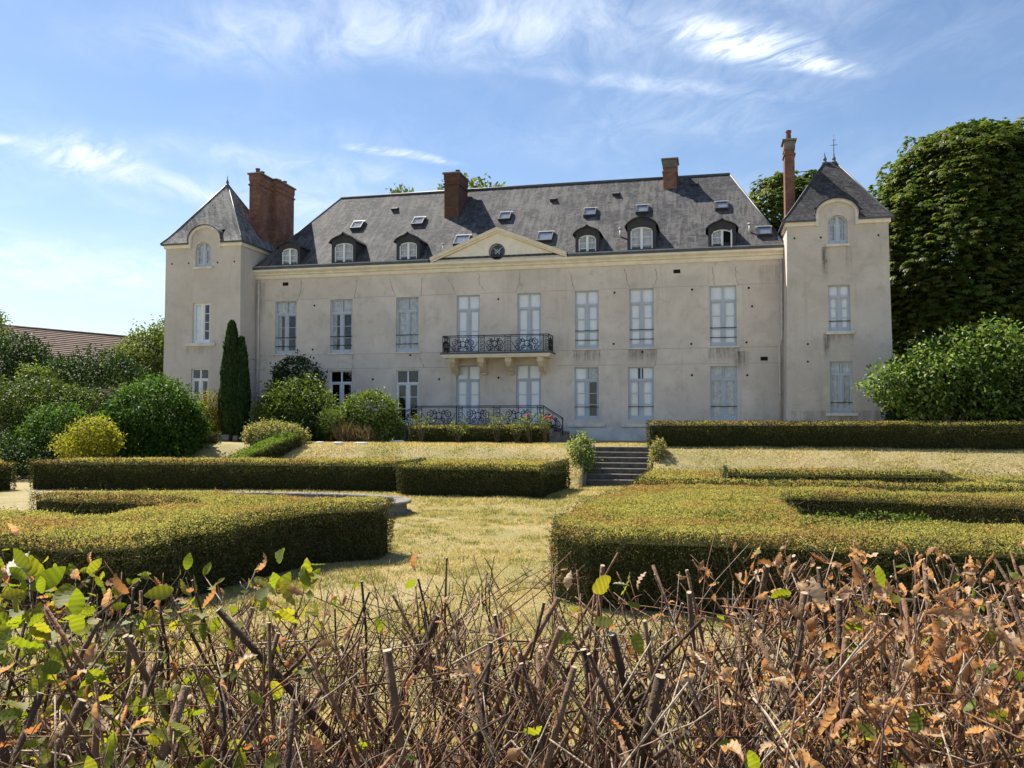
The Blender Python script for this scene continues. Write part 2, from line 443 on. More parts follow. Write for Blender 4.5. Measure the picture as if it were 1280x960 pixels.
def wall_grid(mb, x0, x1, z0, z1, y, holes, depth=.3, bat=None):
    f = bat or (lambda x, z: x)
    xs = sorted({x0, x1, *[h[0] for h in holes], *[h[1] for h in holes]}); zs = sorted({z0, z1, *[h[2] for h in holes], *[h[3] for h in holes]})
    for i in range(len(xs) - 1):
        for j in range(len(zs) - 1):
            cx, cz = (xs[i] + xs[i + 1]) / 2, (zs[j] + zs[j + 1]) / 2
            if any(h[0] < cx < h[1] and h[2] < cz < h[3] for h in holes): continue
            mb.poly([(f(xs[i], zs[j]), y, zs[j]), (f(xs[i + 1], zs[j]), y, zs[j]), (f(xs[i + 1], zs[j + 1]), y, zs[j + 1]), (f(xs[i], zs[j + 1]), y, zs[j + 1])])
    for a, b, c, d in [h[:4] for h in holes]:
        e = y + depth
        mb.poly([(a, y, c), (a, y, d), (a, e, d), (a, e, c)]); mb.poly([(b, y, c), (b, e, c), (b, e, d), (b, y, d)])
        mb.poly([(a, y, c), (a, e, c), (b, e, c), (b, y, c)])
        if not any(len(h) > 4 and h[:4] == (a, b, c, d) for h in holes): mb.poly([(a, y, d), (b, y, d), (b, e, d), (a, e, d)])


def arch_fill(mb, x0, x1, z0, z1, y, depth=.3, n=12):
    """wall pieces and soffit that turn a rectangular hole into an arched one (springing half a width below the top)"""
    r = (x1 - x0) / 2; cx = (x0 + x1) / 2; h = r * .9; zc = z1 - h
    pts = [(cx + r * math.cos(math.pi * k / n), zc + h * math.sin(math.pi * k / n)) for k in range(n + 1)]
    for k in range(n):
        a, b = pts[k], pts[k + 1]
        mb.poly([(a[0], y, a[1]), (a[0], y, z1), (b[0], y, z1), (b[0], y, b[1])][::-1])
        mb.poly([(a[0], y, a[1]), (b[0], y, b[1]), (b[0], y + depth, b[1]), (a[0], y + depth, a[1])])


def build_walls():
    st = [(a - .1, b + .1, 4.38, 3.55, .8) for a, b, c, d in UP[5:]] + [(-6.7, -4.7, .66, .1, .7)] + [(-23.5, -22.9, 8.3, 5.5, .5), (2.4, 3.4, 8.2, 6.6, .3)] + [(1.3, 1.9, 4.2, 3.0, .8)]
    m = plaster('facade_render', st)
    mb = MB(); wall_grid(mb, -23.6, 3.56, -.4, 8.5, YF, UP + LO)
    part(mb, 'facade_wall', m, fix=False)
    mb = MB()
    mb.poly([(-23.6, 51.4, -.4), (3.56, 51.4, -.4), (3.56, 51.4, 9), (-23.6, 51.4, 9)]); mb.poly([(-23.6, 41, -.4), (-23.6, 51.4, -.4), (-23.6, 51.4, 9.), (-23.6, 41, 9.)]); mb.poly([(3.56, 41, -.4), (3.56, 51.4, -.4), (3.56, 51.4, 9.), (3.56, 41, 9.)])
    part(mb, 'gable_wall', m)
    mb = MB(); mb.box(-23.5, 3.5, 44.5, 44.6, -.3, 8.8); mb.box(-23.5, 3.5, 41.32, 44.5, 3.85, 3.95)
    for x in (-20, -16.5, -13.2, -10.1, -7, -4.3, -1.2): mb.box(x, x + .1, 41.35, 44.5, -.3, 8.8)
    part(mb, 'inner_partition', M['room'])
    mb = MB(); mb.box(-23.36, 3.5, 40.94, 41.04, -.4, .63); part(mb, 'plinth', M['plinth'])
    # cornice
    pr = [(41.06, 8.44), (40.93, 8.44), (40.90, 8.52), (40.90, 8.60), (40.80, 8.64), (40.78, 8.70), (40.62, 8.80), (40.60, 8.90), (41.06, 8.90)]
    mb = MB(); mb.extrude_x(pr, -23.38, 3.5); part(mb, 'cornice', M['cream'])
    for ga, gb in ((-23.38, -13.62), (-6.52, 3.5)):
        mb = MB(); mb.box(ga, gb, 40.57, 41.0, 8.904, 9.06); mb.box(ga, gb, 40.55, 40.60, 9.03, 9.075, 1); part(mb, 'gutter', [M['zinc'], M['zincl']])  # pale top strip puts the lit gutter edge into the colour
    for z in (7.31, 4.37, 3.62):
        segs = []; xs = [-23.5] + [v for w in (UP if z > 4.38 else LO) for v in (w[0] - .05, w[1] + .05)] + [3.45]
        if z < 7: xs = [-23.5, -12.7, -7.1, 3.45]
        mb = MB()
        for k in range(0, len(xs) - 1, 2): mb.box(xs[k], xs[k + 1], 40.996, 41.02, z, z + .025)
        part(mb, 'render_joint', M['joint'])
    CR = [[(-20.76, 8.34), (-20.8, 7.71), (-20.98, 7.25)], [(-17.65, 8.23), (-17.69, 7.77), (-17.77, 7.25)], [(-15.84, 8.21), (-15.71, 7.83), (-15.53, 7.29)], [(-12.84, 8.26), (-12.46, 7.76), (-12.29, 7.31)], [(-11.12, 8.32), (-11.04, 7.75), (-10.75, 7.42)], [(-8.98, 8.32), (-8.98, 7.8), (-9.19, 7.29)], [(-8.98, 7.8), (-8.86, 7.59), (-8.9, 7.44)], [(-6.5, 8.3), (-6.38, 7.67), (-6.22, 7.31)], [(-3.81, 8.27), (-3.73, 7.73), (-3.58, 7.3)], [(-2.32, 8.21), (-2.29, 7.75), (-2.44, 7.33)], [(0.32, 8.19), (0.39, 7.31)], [(1.38, 8.18), (1.41, 7.47), (1.52, 7.31)], [(-17.84, 4.36), (-17.88, 3.87), (-17.88, 3.54)], [(-14.23, 4.23), (-13.97, 3.61)], [(-22.43, 4.36), (-22.89, 4.15), (-23.07, 4.03)], [(-20.95, 4.36), (-20.99, 3.62)], [(-2.35, 4.36), (-2.31, 3.96), (-2.43, 3.54)], [(-14.07, 8.23), (-14.11, 7.24)]]
    for c in CR:
        pts = []
        for (a, b) in zip(c[:-1], c[1:]):
            for k in range(6):
                t = k / 6; pts.append((a[0] + (b[0] - a[0]) * t + random.uniform(-.035, .035), a[1] + (b[1] - a[1]) * t))
        pts.append(c[-1]); mb = MB()
        for a, b in zip(pts[:-1], pts[1:]):
            w = random.uniform(.005, .013); mb.hexa([(a[0] - w, 40.995, a[1]), (a[0] + w, 40.995, a[1]), (a[0] + w, 41.01, a[1]), (a[0] - w, 41.01, a[1])], [(b[0] - w, 40.995, b[1]), (b[0] + w, 40.995, b[1]), (b[0] + w, 41.01, b[1]), (b[0] - w, 41.01, b[1])])
        part(mb, 'crack', M['crack'], fix=False)
    me = MB(); me.tube([(0, -.012, 0), (0, .03, 0)], .055, 8); me = me.mesh('vent_hole', [M['hole']])
    for (x, z) in [(-20.02, 6.97), (-20.09, 4.66), (-16.73, 3.07), (-10.09, 7.0), (-10.08, 3.08), (-13.16, 3.04), (-4.31, 7.13), (-4.36, 4.65), (-0.64, 7.16), (-0.7, 4.58), (-0.68, 3.1), (1.95, 7.15), (2.09, 6.28), (1.84, 3.07), (1.82, 4.6), (-2.99, 4.24), (-14.7, 4.28)]:
        o = link('vent_hole', me, CH, (x + 10, 0, z))
    for (x, y, z) in [(-27.38, 39.4, 9.18), (-26.39, 39.4, 9.18), (-24.71, 39.4, 9.15), (-23.74, 39.4, 9.16), (3.84, 39.3, 9.04), (4.95, 39.3, 9.02), (7.32, 39.3, 9.01), (4.35, 39.3, 4.33), (4.34, 39.3, 3.56)]:
        link('vent_hole', me, CH, (x + 10, y - 41, z), (.8, 1, .9))
    for (x, z) in [(-21.68, 8.17), (-1.34, 8.06), (2.6, 3.84)]:
        mb = MB(); mb.box(x - .16, x + .16, 40.985, 41.02, z - .1, z + .08); part(mb, 'vent_grille', M['hole'])


build_walls()

# --- windows -------------------------------------------------------
pane_me = MB(); pane_me.box(-.5, .5, -.004, .004, -.5, .5); pane_me = pane_me.mesh('pane', [M['glass']])


def window(x0, x1, z0, z1, y, kind='white', rows=3, transom=True, bars=(), sill=None, paint='paint', arch=False, label=None, setback=.11, muntin=True):
    """a two-leaf window: frame, panes, what hangs behind the glass, guard bars, sill"""
    w = group_part('window', label=label)
    yb = y + setback; cx = (x0 + x1) / 2; fm = M[paint]
    mb = MB(); fo = .055; st = .058
    ztr = z1 - (z1 - z0) * (.245 if transom else 0)
    zi = z1 - fo
    r = (x1 - x0) / 2; h = r * .9
    zs = z1 - h if arch else z1
    mb.box(x0, x0 + fo, yb, yb + .09, z0, zs); mb.box(x1 - fo, x1, yb, yb + .09, z0, zs); mb.box(x0 + fo, x1 - fo, yb, yb + .09, z0, z0 + .09)
    if arch:
        n = 12; po = [(cx + r * math.cos(math.pi * k / n), zs + h * math.sin(math.pi * k / n)) for k in range(n + 1)]; pi_ = [(cx + (r - fo * 1.2) * math.cos(math.pi * k / n), zs + (h - fo * 1.2) * math.sin(math.pi * k / n)) for k in range(n + 1)]
        for k in range(n):
            a, b, c, d = po[k], po[k + 1], pi_[k + 1], pi_[k]
            mb.hexa([(a[0], yb, a[1]), (d[0], yb, d[1]), (d[0], yb + .09, d[1]), (a[0], yb + .09, a[1])], [(b[0], yb, b[1]), (c[0], yb, c[1]), (c[0], yb + .09, c[1]), (b[0], yb + .09, b[1])])
    else:
        mb.box(x0 + fo, x1 - fo, yb, yb + .09, z1 - fo, z1)
    zl = zi
    if transom:
        mb.box(x0 + fo, x1 - fo, yb - .02, yb + .09, ztr - .05, ztr + .05); mb.box(cx - .04, cx + .04, yb + .012, yb + .08, ztr + .05, zi); zl = ztr - .05
    mb.box(cx - .062, cx + .062, yb - .012, yb + .085, z0 + .09, zl if not arch else z1 - .08)
    leaves = [(x0 + fo, cx - .062), (cx + .062, x1 - fo)]
    panes = []
    for (a, b) in leaves:
        mb.box(a, a + st, yb + .015, yb + .075, z0 + .09, zl if not arch else zs + .02); mb.box(b - st, b, yb + .015, yb + .075, z0 + .09, zl if not arch else zs + .02)
        mb.box(a + st, b - st, yb + .015, yb + .075, z0 + .09, z0 + .19)
        if not arch: mb.box(a + st, b - st, yb + .015, yb + .075, zl - .05, zl)
        lo, hi = z0 + .19, (zl - .05 if not arch else z1 - .10)
        step = (hi - lo) / rows
        for k in range(rows):
            if k: mb.box(a + st, b - st, yb + .025, yb + .065, lo + k * step - .016, lo + k * step + .016)
            za, zb = lo + k * step + (.016 if k else 0), lo + (k + 1) * step - (.016 if k < rows - 1 else 0)
            aa, bb = a + st, b - st
            if arch and k == rows - 1:
                zb = min(zb, zs + .12); mb_top = True
            panes.append(((aa + bb) / 2, (za + zb) / 2, bb - aa, zb - za))
        if transom: panes.append(((a + b) / 2 + (.01 if a > cx - .1 else -.01), (ztr + .05 + zi) / 2, b - a - .0, zi - ztr - .05))
    sub(mb, 'frame', fm, w, fix=False)
    for (px, pz, pw, ph) in panes:
        link('pane', pane_me, w, (px, yb + .045, pz), (pw + .01, 1, ph + .01))
    yk = yb + .095
    def panel(a, b, c, d, nm, m, folds=0):
        q = MB()
        if folds:
            n = 14; xs = np.linspace(a, b, n + 1)
            for k in range(n):
                ya, ybb = yk + .03 * (k % 2), yk + .03 * ((k + 1) % 2)
                q.poly([(xs[k], ya, c), (xs[k + 1], ybb, c), (xs[k + 1], ybb, d), (xs[k], ya, d)])
        else:
            q.box(a, b, yk, yk + .03, c, d); q.box(a + .08, b - .08, yk - .012, yk, c + .1, (c + d) / 2 - .05); q.box(a + .08, b - .08, yk - .012, yk, (c + d) / 2 + .05, d - .1)
        sub(q, nm, M[m], w)
    zt = z1 if not arch else z1 - .02
    if kind == 'white':
        panel(x0 + .03, cx - .004, z0 + .02, zt, 'inside_shutter', 'shutter'); panel(cx + .004, x1 - .03, z0 + .02, zt, 'inside_shutter', 'shutter')
    elif kind == 'half':
        panel(x0 + .03, cx - .004, z0 + .02, zt, 'inside_shutter', 'shutter'); panel(cx + .004, x1 - .03, ztr, zt, 'blind', 'curtain', 1)
    elif kind == 'curtain':
        panel(x0 + .03, cx - .16, z0 + .02, zt, 'net_curtain', 'shutter', 1); panel(cx + .10, x1 - .03, z0 + .02, zt, 'net_curtain', 'shutter', 1)
    elif kind == 'sheer':
        panel(x0 + .03, x1 - .03, z0 + .02, zt, 'net_curtain', 'curtain', 1)
    elif kind == 'blind':
        panel(x0 + .03, x1 - .03, ztr + .02, zt, 'blind', 'curtain', 1); panel(x0 + .03, x0 + .3, z0 + .02, ztr, 'net_curtain', 'curtain', 1)
    elif kind == 'side':
        panel(x0 + .03, cx, z0 + .02, zt, 'net_curtain', 'shutter', 1); panel(x1 - .2, x1 - .03, z0 + .02, zt, 'net_curtain', 'shutter', 1)
    for zb in bars:
        q = MB(); q.box(x0 + .002, x1 - .002, y + .05, y + .08, zb - .018, zb + .018); sub(q, 'guard_rail', M['bar'], w)
    if sill:
        ex, zt_, th, pj = sill
        q = MB(); q.box(x0 - ex, x1 + ex, y - pj, y + setback, zt_ - th, zt_); sub(q, 'sill', M['sill'], w, bevel=.01)
    return w


UK = ['blind', 'blind', 'sheer', 'white', 'white', 'white', 'white', 'white']
for i, (a, b, c, d) in enumerate(UP):
    bal = i in (3, 4)
    window(a, b, c, d, YF, UK[i], 2 if bal else 3, True, () if bal else (5.32, 4.86), None if bal else (.1, 4.448, .075, .06))
LK = ['dark', 'dark', 'dark', 'white', 'white', 'half', 'curtain', 'sheer']
for i, (a, b, c, d) in enumerate(LO):
    dr = i in (2, 3, 4)
    window(a, b, c, d, YF, LK[i], 3, True, () if dr else (1.62,), None if dr else (.3, .80, .15, .13), paint='paint' if not (i == 1 or i == 2) else 'paint_w')
    if not dr:
        q = MB(); q.box(a + .02, b - .02, 41.03, 41.2, .80, .995); part(q, 'window_apron', M['sill'])


# --- towers --------------------------------------------------------
def tower(x0, x1, y0, y1, ze, apex, ridge, wins, hood, m_slate, m_wall, batter, label, finials):
    t = group_part('tower', label=label)
    bat = lambda x, z: x + ((x - (x0 + x1) / 2) / ((x1 - x0) / 2)) * max(0, 8 - z) / 8 * batter
    holes = [w[:4] for w in wins]; zw = max(ze + .12, wins[0][3] + .03)
    mb = MB()
    hs = [tuple(holes[0]) + (1,)] + holes[1:]
    wall_grid(mb, x0, x1, -.5, zw, y0, hs, .3, lambda x, z: bat(x, z) if x in (x0, x1) else x)
    arch_fill(mb, *holes[0], y0)
    hx, hr, hh = hood; n = 16
    arc = [(hx + hr * math.cos(math.pi * k / n), zw + hh * math.sin(math.pi * k / n)) for k in range(n + 1)]
    mb.poly([(p[0], y0, p[1]) for p in arc])
    for xx in (x0, x1):
        mb.poly([(bat(xx, -.5), y0, -.5), (bat(xx, -.5), y1, -.5), (bat(xx, 8), y1, 8), (bat(xx, 8), y0, 8)]); mb.poly([(xx, y0, 8), (xx, y1, 8), (xx, y1, zw), (xx, y0, zw)])
    mb.poly([(bat(x0, -.5), y1, -.5), (bat(x1, -.5), y1, -.5), (x1, y1, zw), (x0, y1, zw)])
    mb.box(x0 + .4, x1 - .4, y0 + 1.6, y0 + 1.7, -.4, ze, 1)  # dark sheet stands in for the unlit tower rooms
    sub(mb, 'tower_wall', [m_wall, M['room']], t, fix=False)
    # cream band under the eaves, broken by the hood
    mb = MB()
    mb.box(x0 - .08, hx - hr - .10, y0 - .08, y0, ze - .22, ze); mb.box(hx + hr + .10, x1 + .08, y0 - .08, y0, ze - .22, ze)
    mb.box(x1, x1 + .08, y0, y1, ze - .22, ze); mb.box(x0 - .08, x0, y0, y1, ze - .22, ze)
    sub(mb, 'eaves_cornice', M['cream'], t)
    mb = MB()
    for k in range(n):
        a0, a1 = math.pi * k / n, math.pi * (k + 1) / n
        def pt(a, e, yy): return (hx + (hr + e) * math.cos(a), yy, zw + (hh + e) * math.sin(a))
        mb.hexa([pt(a0, 0, y0 - .12), pt(a0, .15, y0 - .12), pt(a0, .15, y0 + .05), pt(a0, 0, y0 + .05)], [pt(a1, 0, y0 - .12), pt(a1, .15, y0 - .12), pt(a1, .15, y0 + .05), pt(a1, 0, y0 + .05)])
    for s in (-1, 1):
        xa = hx + s * hr; mb.box(min(xa, xa + s * .12), max(xa, xa + s * .12), y0 - .11, y0 + .05, ze - .26, zw)
    sub(mb, 'hood_mould', M['sill'], t)
    mb = MB()                                                              # curved slate cover behind the hood
    for k in range(n):
        a0, a1 = math.pi * k / n, math.pi * (k + 1) / n
        def pt2(a, yy, e=.15): return (hx + (hr + e + .03) * math.cos(a), yy, zw + (hh + e + .03) * math.sin(a))
        mb.poly([pt2(a0, y0 - .2), pt2(a1, y0 - .2), pt2(a1, y0 + 1.6), pt2(a0, y0 + 1.6)])
        mb.poly([pt2(a0, y0 - .2), pt2(a1, y0 - .2), pt2(a1, y0 - .2, .10), pt2(a0, y0 - .2, .10)])
    sub(mb, 'hood_roof', m_slate, t)
    # roof, flared at the eaves, with the eave line interrupted by the hood
    o = .2; ax0, ax1 = ridge; ym = (y0 + y1) / 2
    def ring(t_, w_):
        z = ze + .02 + (apex - ze) * t_
        L = lambda a, b: a + (b - a) * w_
        return [(L(x0 - o, ax0), L(y0 - o, ym), z), (L(x1 + o, ax1), L(y0 - o, ym), z), (L(x1 + o, ax1), L(y1 + o, ym), z), (L(x0 - o, ax0), L(y1 + o, ym), z)]
    rings = [ring(0, 0), ring(.09, .105), ring(.2, .22), ring(.5, .51), ring(1, .995)]
    gap = (hx - hr - .12, hx + hr + .12)
    def split_x(p, q, g):                                  # the point of the front edge p-q at x = g
        t = (g - p[0]) / (q[0] - p[0]); return tuple(p[i] + (q[i] - p[i]) * t for i in range(3))
    mb = MB()
    for j, (a, b) in enumerate(zip(rings[:-1], rings[1:])):
        for k in range(4):
            if k == 0 and j < 2:
                mb.poly([a[0], split_x(a[0], a[1], gap[0]), split_x(b[0], b[1], gap[0]), b[0]]); mb.poly([split_x(a[0], a[1], gap[1]), a[1], b[1], split_x(b[0], b[1], gap[1])])
            else: mb.poly([a[k], a[(k + 1) % 4], b[(k + 1) % 4], b[k]])
    mb.poly(rings[-1])
    X0, X1, Y0, Y1 = x0 - o, x1 + o, y0 - o, y1 + o; za, zb_ = ze - .05, ze + .018
    mb.box(X0, gap[0], Y0, y0 + .02, za, zb_, 1); mb.box(gap[1], X1, Y0, y0 + .02, za, zb_, 1); mb.box(X0, x0 + .02, y0 + .021, Y1, za, zb_, 1); mb.box(x1 - .02, X1, y0 + .021, Y1, za, zb_, 1); mb.box(x0 + .021, x1 - .021, y1, Y1, za, zb_, 1)
    sub(mb, 'tower_roof', [m_slate, M['zinc']], t, fix=False)
    for k in range(4):
        q = MB(); q.tube([r_[k] for r_ in rings], .035, 5); sub(q, 'hip_flashing', M['zinc'], t, fix=False)
    for (fx, fh, cross) in finials:
        q = MB(); q.lathe([(.10, -.12), (.14, 0), (.06, .08), (.09, .16), (.03, .3), (.004, fh if not cross else .6)], (fx, ym, apex), 8)
        if cross:
            q.tube([(fx, ym, apex + .5), (fx, ym, apex + fh)], .016, 5); q.tube([(fx - .16, ym, apex + fh * .62), (fx + .16, ym, apex + fh * .62)], .014, 4); q.tube([(fx - .1, ym, apex + fh * .8), (fx + .1, ym, apex + fh * .8)], .012, 4)
        sub(q, 'finial', M['zinc'], t, fix=False)
    return t


LTW = [(-26.0, -25.08, 8.96, 10.26), (-26.12, -25.08, 4.97, 7.07), (-26.16, -25.16, 1.4, 3.64)]
RTW = [(5.24, 6.06, 8.71, 9.99), (5.23, 6.13, 4.87, 6.9), (5.25, 6.18, 1.31, 3.55)]
mlt = plaster('left_tower_render', [(-26.5, -24.9, 4.78, 4.2, .4)], (.655, .585, .515), (.55, .49, .425))
mrt = plaster('right_tower_render', [(5.0, 5.3, 8.6, 6.9, 1.3), (5.95, 6.25, 8.6, 7.2, .45), (5.02, 5.25, 4.78, 3.5, 1.3), (5.2, 6.3, 4.75, 4.3, .5), (3.6, 7.6, 1.4, -.3, .5)], (.655, .585, .515), (.54, .48, .415), 1.2)
tower(-27.76, -23.38, 39.4, 43.9, 10.2, 13.85, (-25.62, -25.54), LTW, (-25.42, .82, .66), M['slate_t'], mlt, .06, 'left tower with a pale lichened roof', [(-25.58, .55, False)])
tower(3.52, 7.74, 39.3, 43.9, 9.78, 13.0, (5.45, 5.9), RTW, (5.62, .76, .54), M['slate_r'], mrt, .13, 'right tower with a dark slate roof', [(5.47, .5, False), (5.87, 1.3, True)])
window(*LTW[0], 39.4, 'sheer', 3, False, (), (.1, 8.955, .11, .1), 'paint', True)
window(*LTW[1], 39.4, 'side', 4, False, (), (.32, 4.965, .15, .12), 'paint_w')
window(*LTW[2], 39.4, 'dark', 2, True, (), (.2, 1.395, .12, .1), 'paint_w')
window(*RTW[0], 39.3, 'sheer', 3, False, (), (.1, 8.705, .11, .1), 'paint', True)
window(*RTW[1], 39.3, 'white', 3, True, (5.32,), (.13, 4.865, .13, .1))
window(*RTW[2], 39.3, 'sheer', 3, True, (1.75,), (.2, 1.305, .14, .12))


# --- main roof -----------------------------------------------------
RY0, RZ0, RS = 40.72, 9.06, 4.93 / 5.38
RYR = 46.1; RZR = RZ0 + (RYR - RY0) * RS
EL, ER, RL, RR = -23.36, 3.60, -20.85, 1.28


def roof():
    mb = MB()
    a, b, c, d = (EL, RY0, RZ0), (ER, RY0, RZ0), (RR, RYR, RZR), (RL, RYR, RZR); yb = 2 * RYR - RY0
    e, f = (EL, yb, RZ0), (ER, yb, RZ0)
    mb.poly([a, b, c, d]); mb.poly([b, f, c]); mb.poly([f, e, d, c]); mb.poly([e, a, d]); mb.poly([a, e, f, b])
    part(mb, 'main_roof', M['slate'])
    q = MB(); q.tube([d, ((RL + RR) / 2, RYR, RZR + .03), c], .09, 6); part(q, 'ridge_capping', M['zinc'], fix=False)
    for p0, p1 in ((a, d), (b, c)):
        q = MB(); q.tube([p0, p1], .05, 5); part(q, 'hip_flashing', M['zinc'], fix=False)


roof()
RN = Vector((0, -RS, 1)).normalized(); RV = Vector((0, 1, RS)).normalized()
def rpt(x, y, v=0, n=0, u=0): return Vector((x + u, y, RZ0 + (y - RY0) * RS)) + RV * v + RN * n
def rfind(x, z): return RY0 + (z - RZ0) / RS


def obox(mb, x, y, u0, u1, v0, v1, n0, n1, mi=0):
    f = lambda u, v, n: rpt(x, y, v, n, u)
    mb.hexa([f(u0, v0, n0), f(u1, v0, n0), f(u1, v1, n0), f(u0, v1, n0)], [f(u0, v0, n1), f(u1, v0, n1), f(u1, v1, n1), f(u0, v1, n1)], mi)


SKY = [(-18.70, 11.62, .56, .66), (-15.18, 11.67, .56, .66), (-10.35, 11.69, .56, .66), (-5.82, 11.65, .56, .66), (-3.14, 11.66, .56, .66), (.80, 11.61, .56, .62), (-12.23, 10.16, .74, .8), (-7.87, 10.12, .74, .8), (2.70, 9.80, .62, .66)]
for (x, z, w, h) in SKY:
    y = rfind(x, z); s = group_part('skylight'); q = MB(); f = .06; w2, h2 = w * .46, h * .44
    obox(q, x, y, -w2 - f, -w2, -h2 - f, h2 + f, -.02, .17); obox(q, x, y, w2, w2 + f, -h2 - f, h2 + f, -.02, .17); obox(q, x, y, -w2, w2, -h2 - f, -h2, -.02, .17); obox(q, x, y, -w2, w2, h2, h2 + f, -.02, .17)
    sub(q, 'frame', M['lead'], s)
    q = MB(); obox(q, x, y, -w2, w2, -h2, h2, .085, .10); sub(q, 'blind', M['sky_sheen'], s)  # sheet added under the glass to paint in the sky's reflection
    for k in range(2):
        q = MB(); obox(q, x, y, -w2 + k * w2 + .012, -w2 + (k + 1) * w2 - .012, -h2 + .01, h2 - .01, .14, .15); sub(q, 'pane', M['glass'], s)
    q = MB(); obox(q, x, y, -w2 - f - .03, w2 + f + .03, h2 + f, h2 + f + .12, .0, .13); sub(q, 'flashing', M['zincl'], s)
for (x, z) in [(-17.0, 12.75), (-7.97, 12.78), (-4.62, 12.93), (-.54, 13.3)]:
    y = rfind(x, z); q = MB()
    a = [rpt(x, y, -.1, 0, -.17), rpt(x, y, -.1, 0, .17), rpt(x, y, .3, 0, .17), rpt(x, y, .3, 0, -.17)]
    b = [rpt(x, y, -.12, .17, -.17), rpt(x, y, -.12, .17, .17), rpt(x, y, .3, .01, .17), rpt(x, y, .3, .01, -.17)]
    q.hexa(a, b); part(q, 'roof_vent', M['lead'])
for (x, z) in [(-13.05, 9.55), (-4.08, 10.0), (2.05, 9.9)]:
    y = rfind(x, z); p = rpt(x, y); q = MB(); q.tube([p - Vector((0, 0, .1)), p + Vector((0, 0, .36))], .05, 7); q.tube([p + Vector((0, 0, .38)), p + Vector((0, 0, .44))], .09, 7); part(q, 'vent_pipe', M['pipe'], fix=False)


# --- pediment ------------------------------------------------------
def pediment():
    g = group_part('pediment'); xl, xr, xa, zb, zt = -13.5, -6.64, -10.08, 8.906, 10.30
    q = MB(); yv = 40.84; r, cx, cz, n = .36, -10.12, 9.35, 20
    def edge(a):                                         # where a ray from the oculus meets the triangle
        dx, dz = math.cos(a), math.sin(a); best = 9.
        for (p, s) in (((xl, zb), (xr, zb)), ((xr, zb), (xa, zt)), ((xa, zt), (xl, zb))):
            ex, ez = s[0] - p[0], s[1] - p[1]; den = dx * ez - dz * ex
            if abs(den) > 1e-9:
                t = ((p[0] - cx) * ez - (p[1] - cz) * ex) / den
                if t > 0: best = min(best, t)
        return (cx + dx * best, cz + dz * best)
    angs = sorted([2 * math.pi * k / n for k in range(n)] + [math.atan2(p[1] - cz, p[0] - cx) % (2 * math.pi) for p in ((xl, zb), (xr, zb), (xa, zt))])
    for a, b in zip(angs, angs[1:] + [angs[0] + 2 * math.pi]):
        e0, e1 = edge(a), edge(b); i0, i1 = (cx + r * math.cos(a), cz + r * math.sin(a)), (cx + r * math.cos(b), cz + r * math.sin(b))
        q.poly([(i0[0], yv, i0[1]), (e0[0], yv, e0[1]), (e1[0], yv, e1[1]), (i1[0], yv, i1[1])]); q.poly([(i0[0], yv, i0[1]), (i1[0], yv, i1[1]), (i1[0], yv + .25, i1[1]), (i0[0], yv + .25, i0[1])])
    sub(q, 'tympanum', M['cream'], g)
    q = MB()
    for (p, s) in (((xl - .05, zb), (xa, zt)), ((xa, zt), (xr + .05, zb))):
        for (o0, o1, yy) in ((0, .10, 40.72), (.10, .2, 40.6), (.2, .235, 40.55)):
            q.hexa([(p[0], yy, p[1] + o0), (s[0], yy, s[1] + o0), (s[0], 40.95, s[1] + o0), (p[0], 40.95, p[1] + o0)], [(p[0], yy, p[1] + o1), (s[0], yy, s[1] + o1), (s[0], 40.95, s[1] + o1), (p[0], 40.95, p[1] + o1)])
    sub(q, 'raking_cornice', M['cream'], g, fix=False)
    q = MB(); h = .245
    q.poly([(xl - .1, 40.56, zb + h - .03), (xa, 40.56, zt + h), (xa, 43.4, zt + h), (xl - .1, 43.4, zb + h - .03)]); q.poly([(xa, 40.56, zt + h), (xr + .1, 40.56, zb + h - .03), (xr + .1, 43.4, zb + h - .03), (xa, 43.4, zt + h)])
    sub(q, 'pediment_roof', M['slate_t'], g)
    o = group_part('oculus'); q = MB()
    for k in range(n):
        a, b = 2 * math.pi * k / n, 2 * math.pi * (k + 1) / n; pt = lambda t, rr, yy: (cx + rr * math.cos(t), yy, cz + rr * math.sin(t))
        q.hexa([pt(a, r, yv - .03), pt(a, r + .05, yv - .03), pt(a, r + .05, yv + .01), pt(a, r, yv + .01)], [pt(b, r, yv - .03), pt(b, r + .05, yv - .03), pt(b, r + .05, yv + .01), pt(b, r, yv + .01)])
    for a in (45, 135): 
        t = math.radians(a); q.tube([(cx - r * math.cos(t), yv + .1, cz - r * math.sin(t)), (cx + r * math.cos(t), yv + .1, cz + r * math.sin(t))], .025, 4, 1)
    for k in range(12):
        a, b = 2 * math.pi * k / 12, 2 * math.pi * (k + 1) / 12; q.tube([(cx + .12 * math.cos(a), yv + .1, cz + .12 * math.sin(a)), (cx + .12 * math.cos(b), yv + .1, cz + .12 * math.sin(b))], .018, 4, 1)
    sub(q, 'frame', [M['zinc'], M['paint']], o, fix=False)
    q = MB(); q.tube([(cx, yv + .14, cz), (cx, yv + .15, cz)], r, 20); sub(q, 'pane', M['glass'], o, fix=False)
    q = MB(); q.tube([(cx, yv + .22, cz), (cx, yv + .24, cz)], r, 20); sub(q, 'unlit_loft_disc', M['room'], o, fix=False)  # dark disc stands in for the unlit loft


pediment()


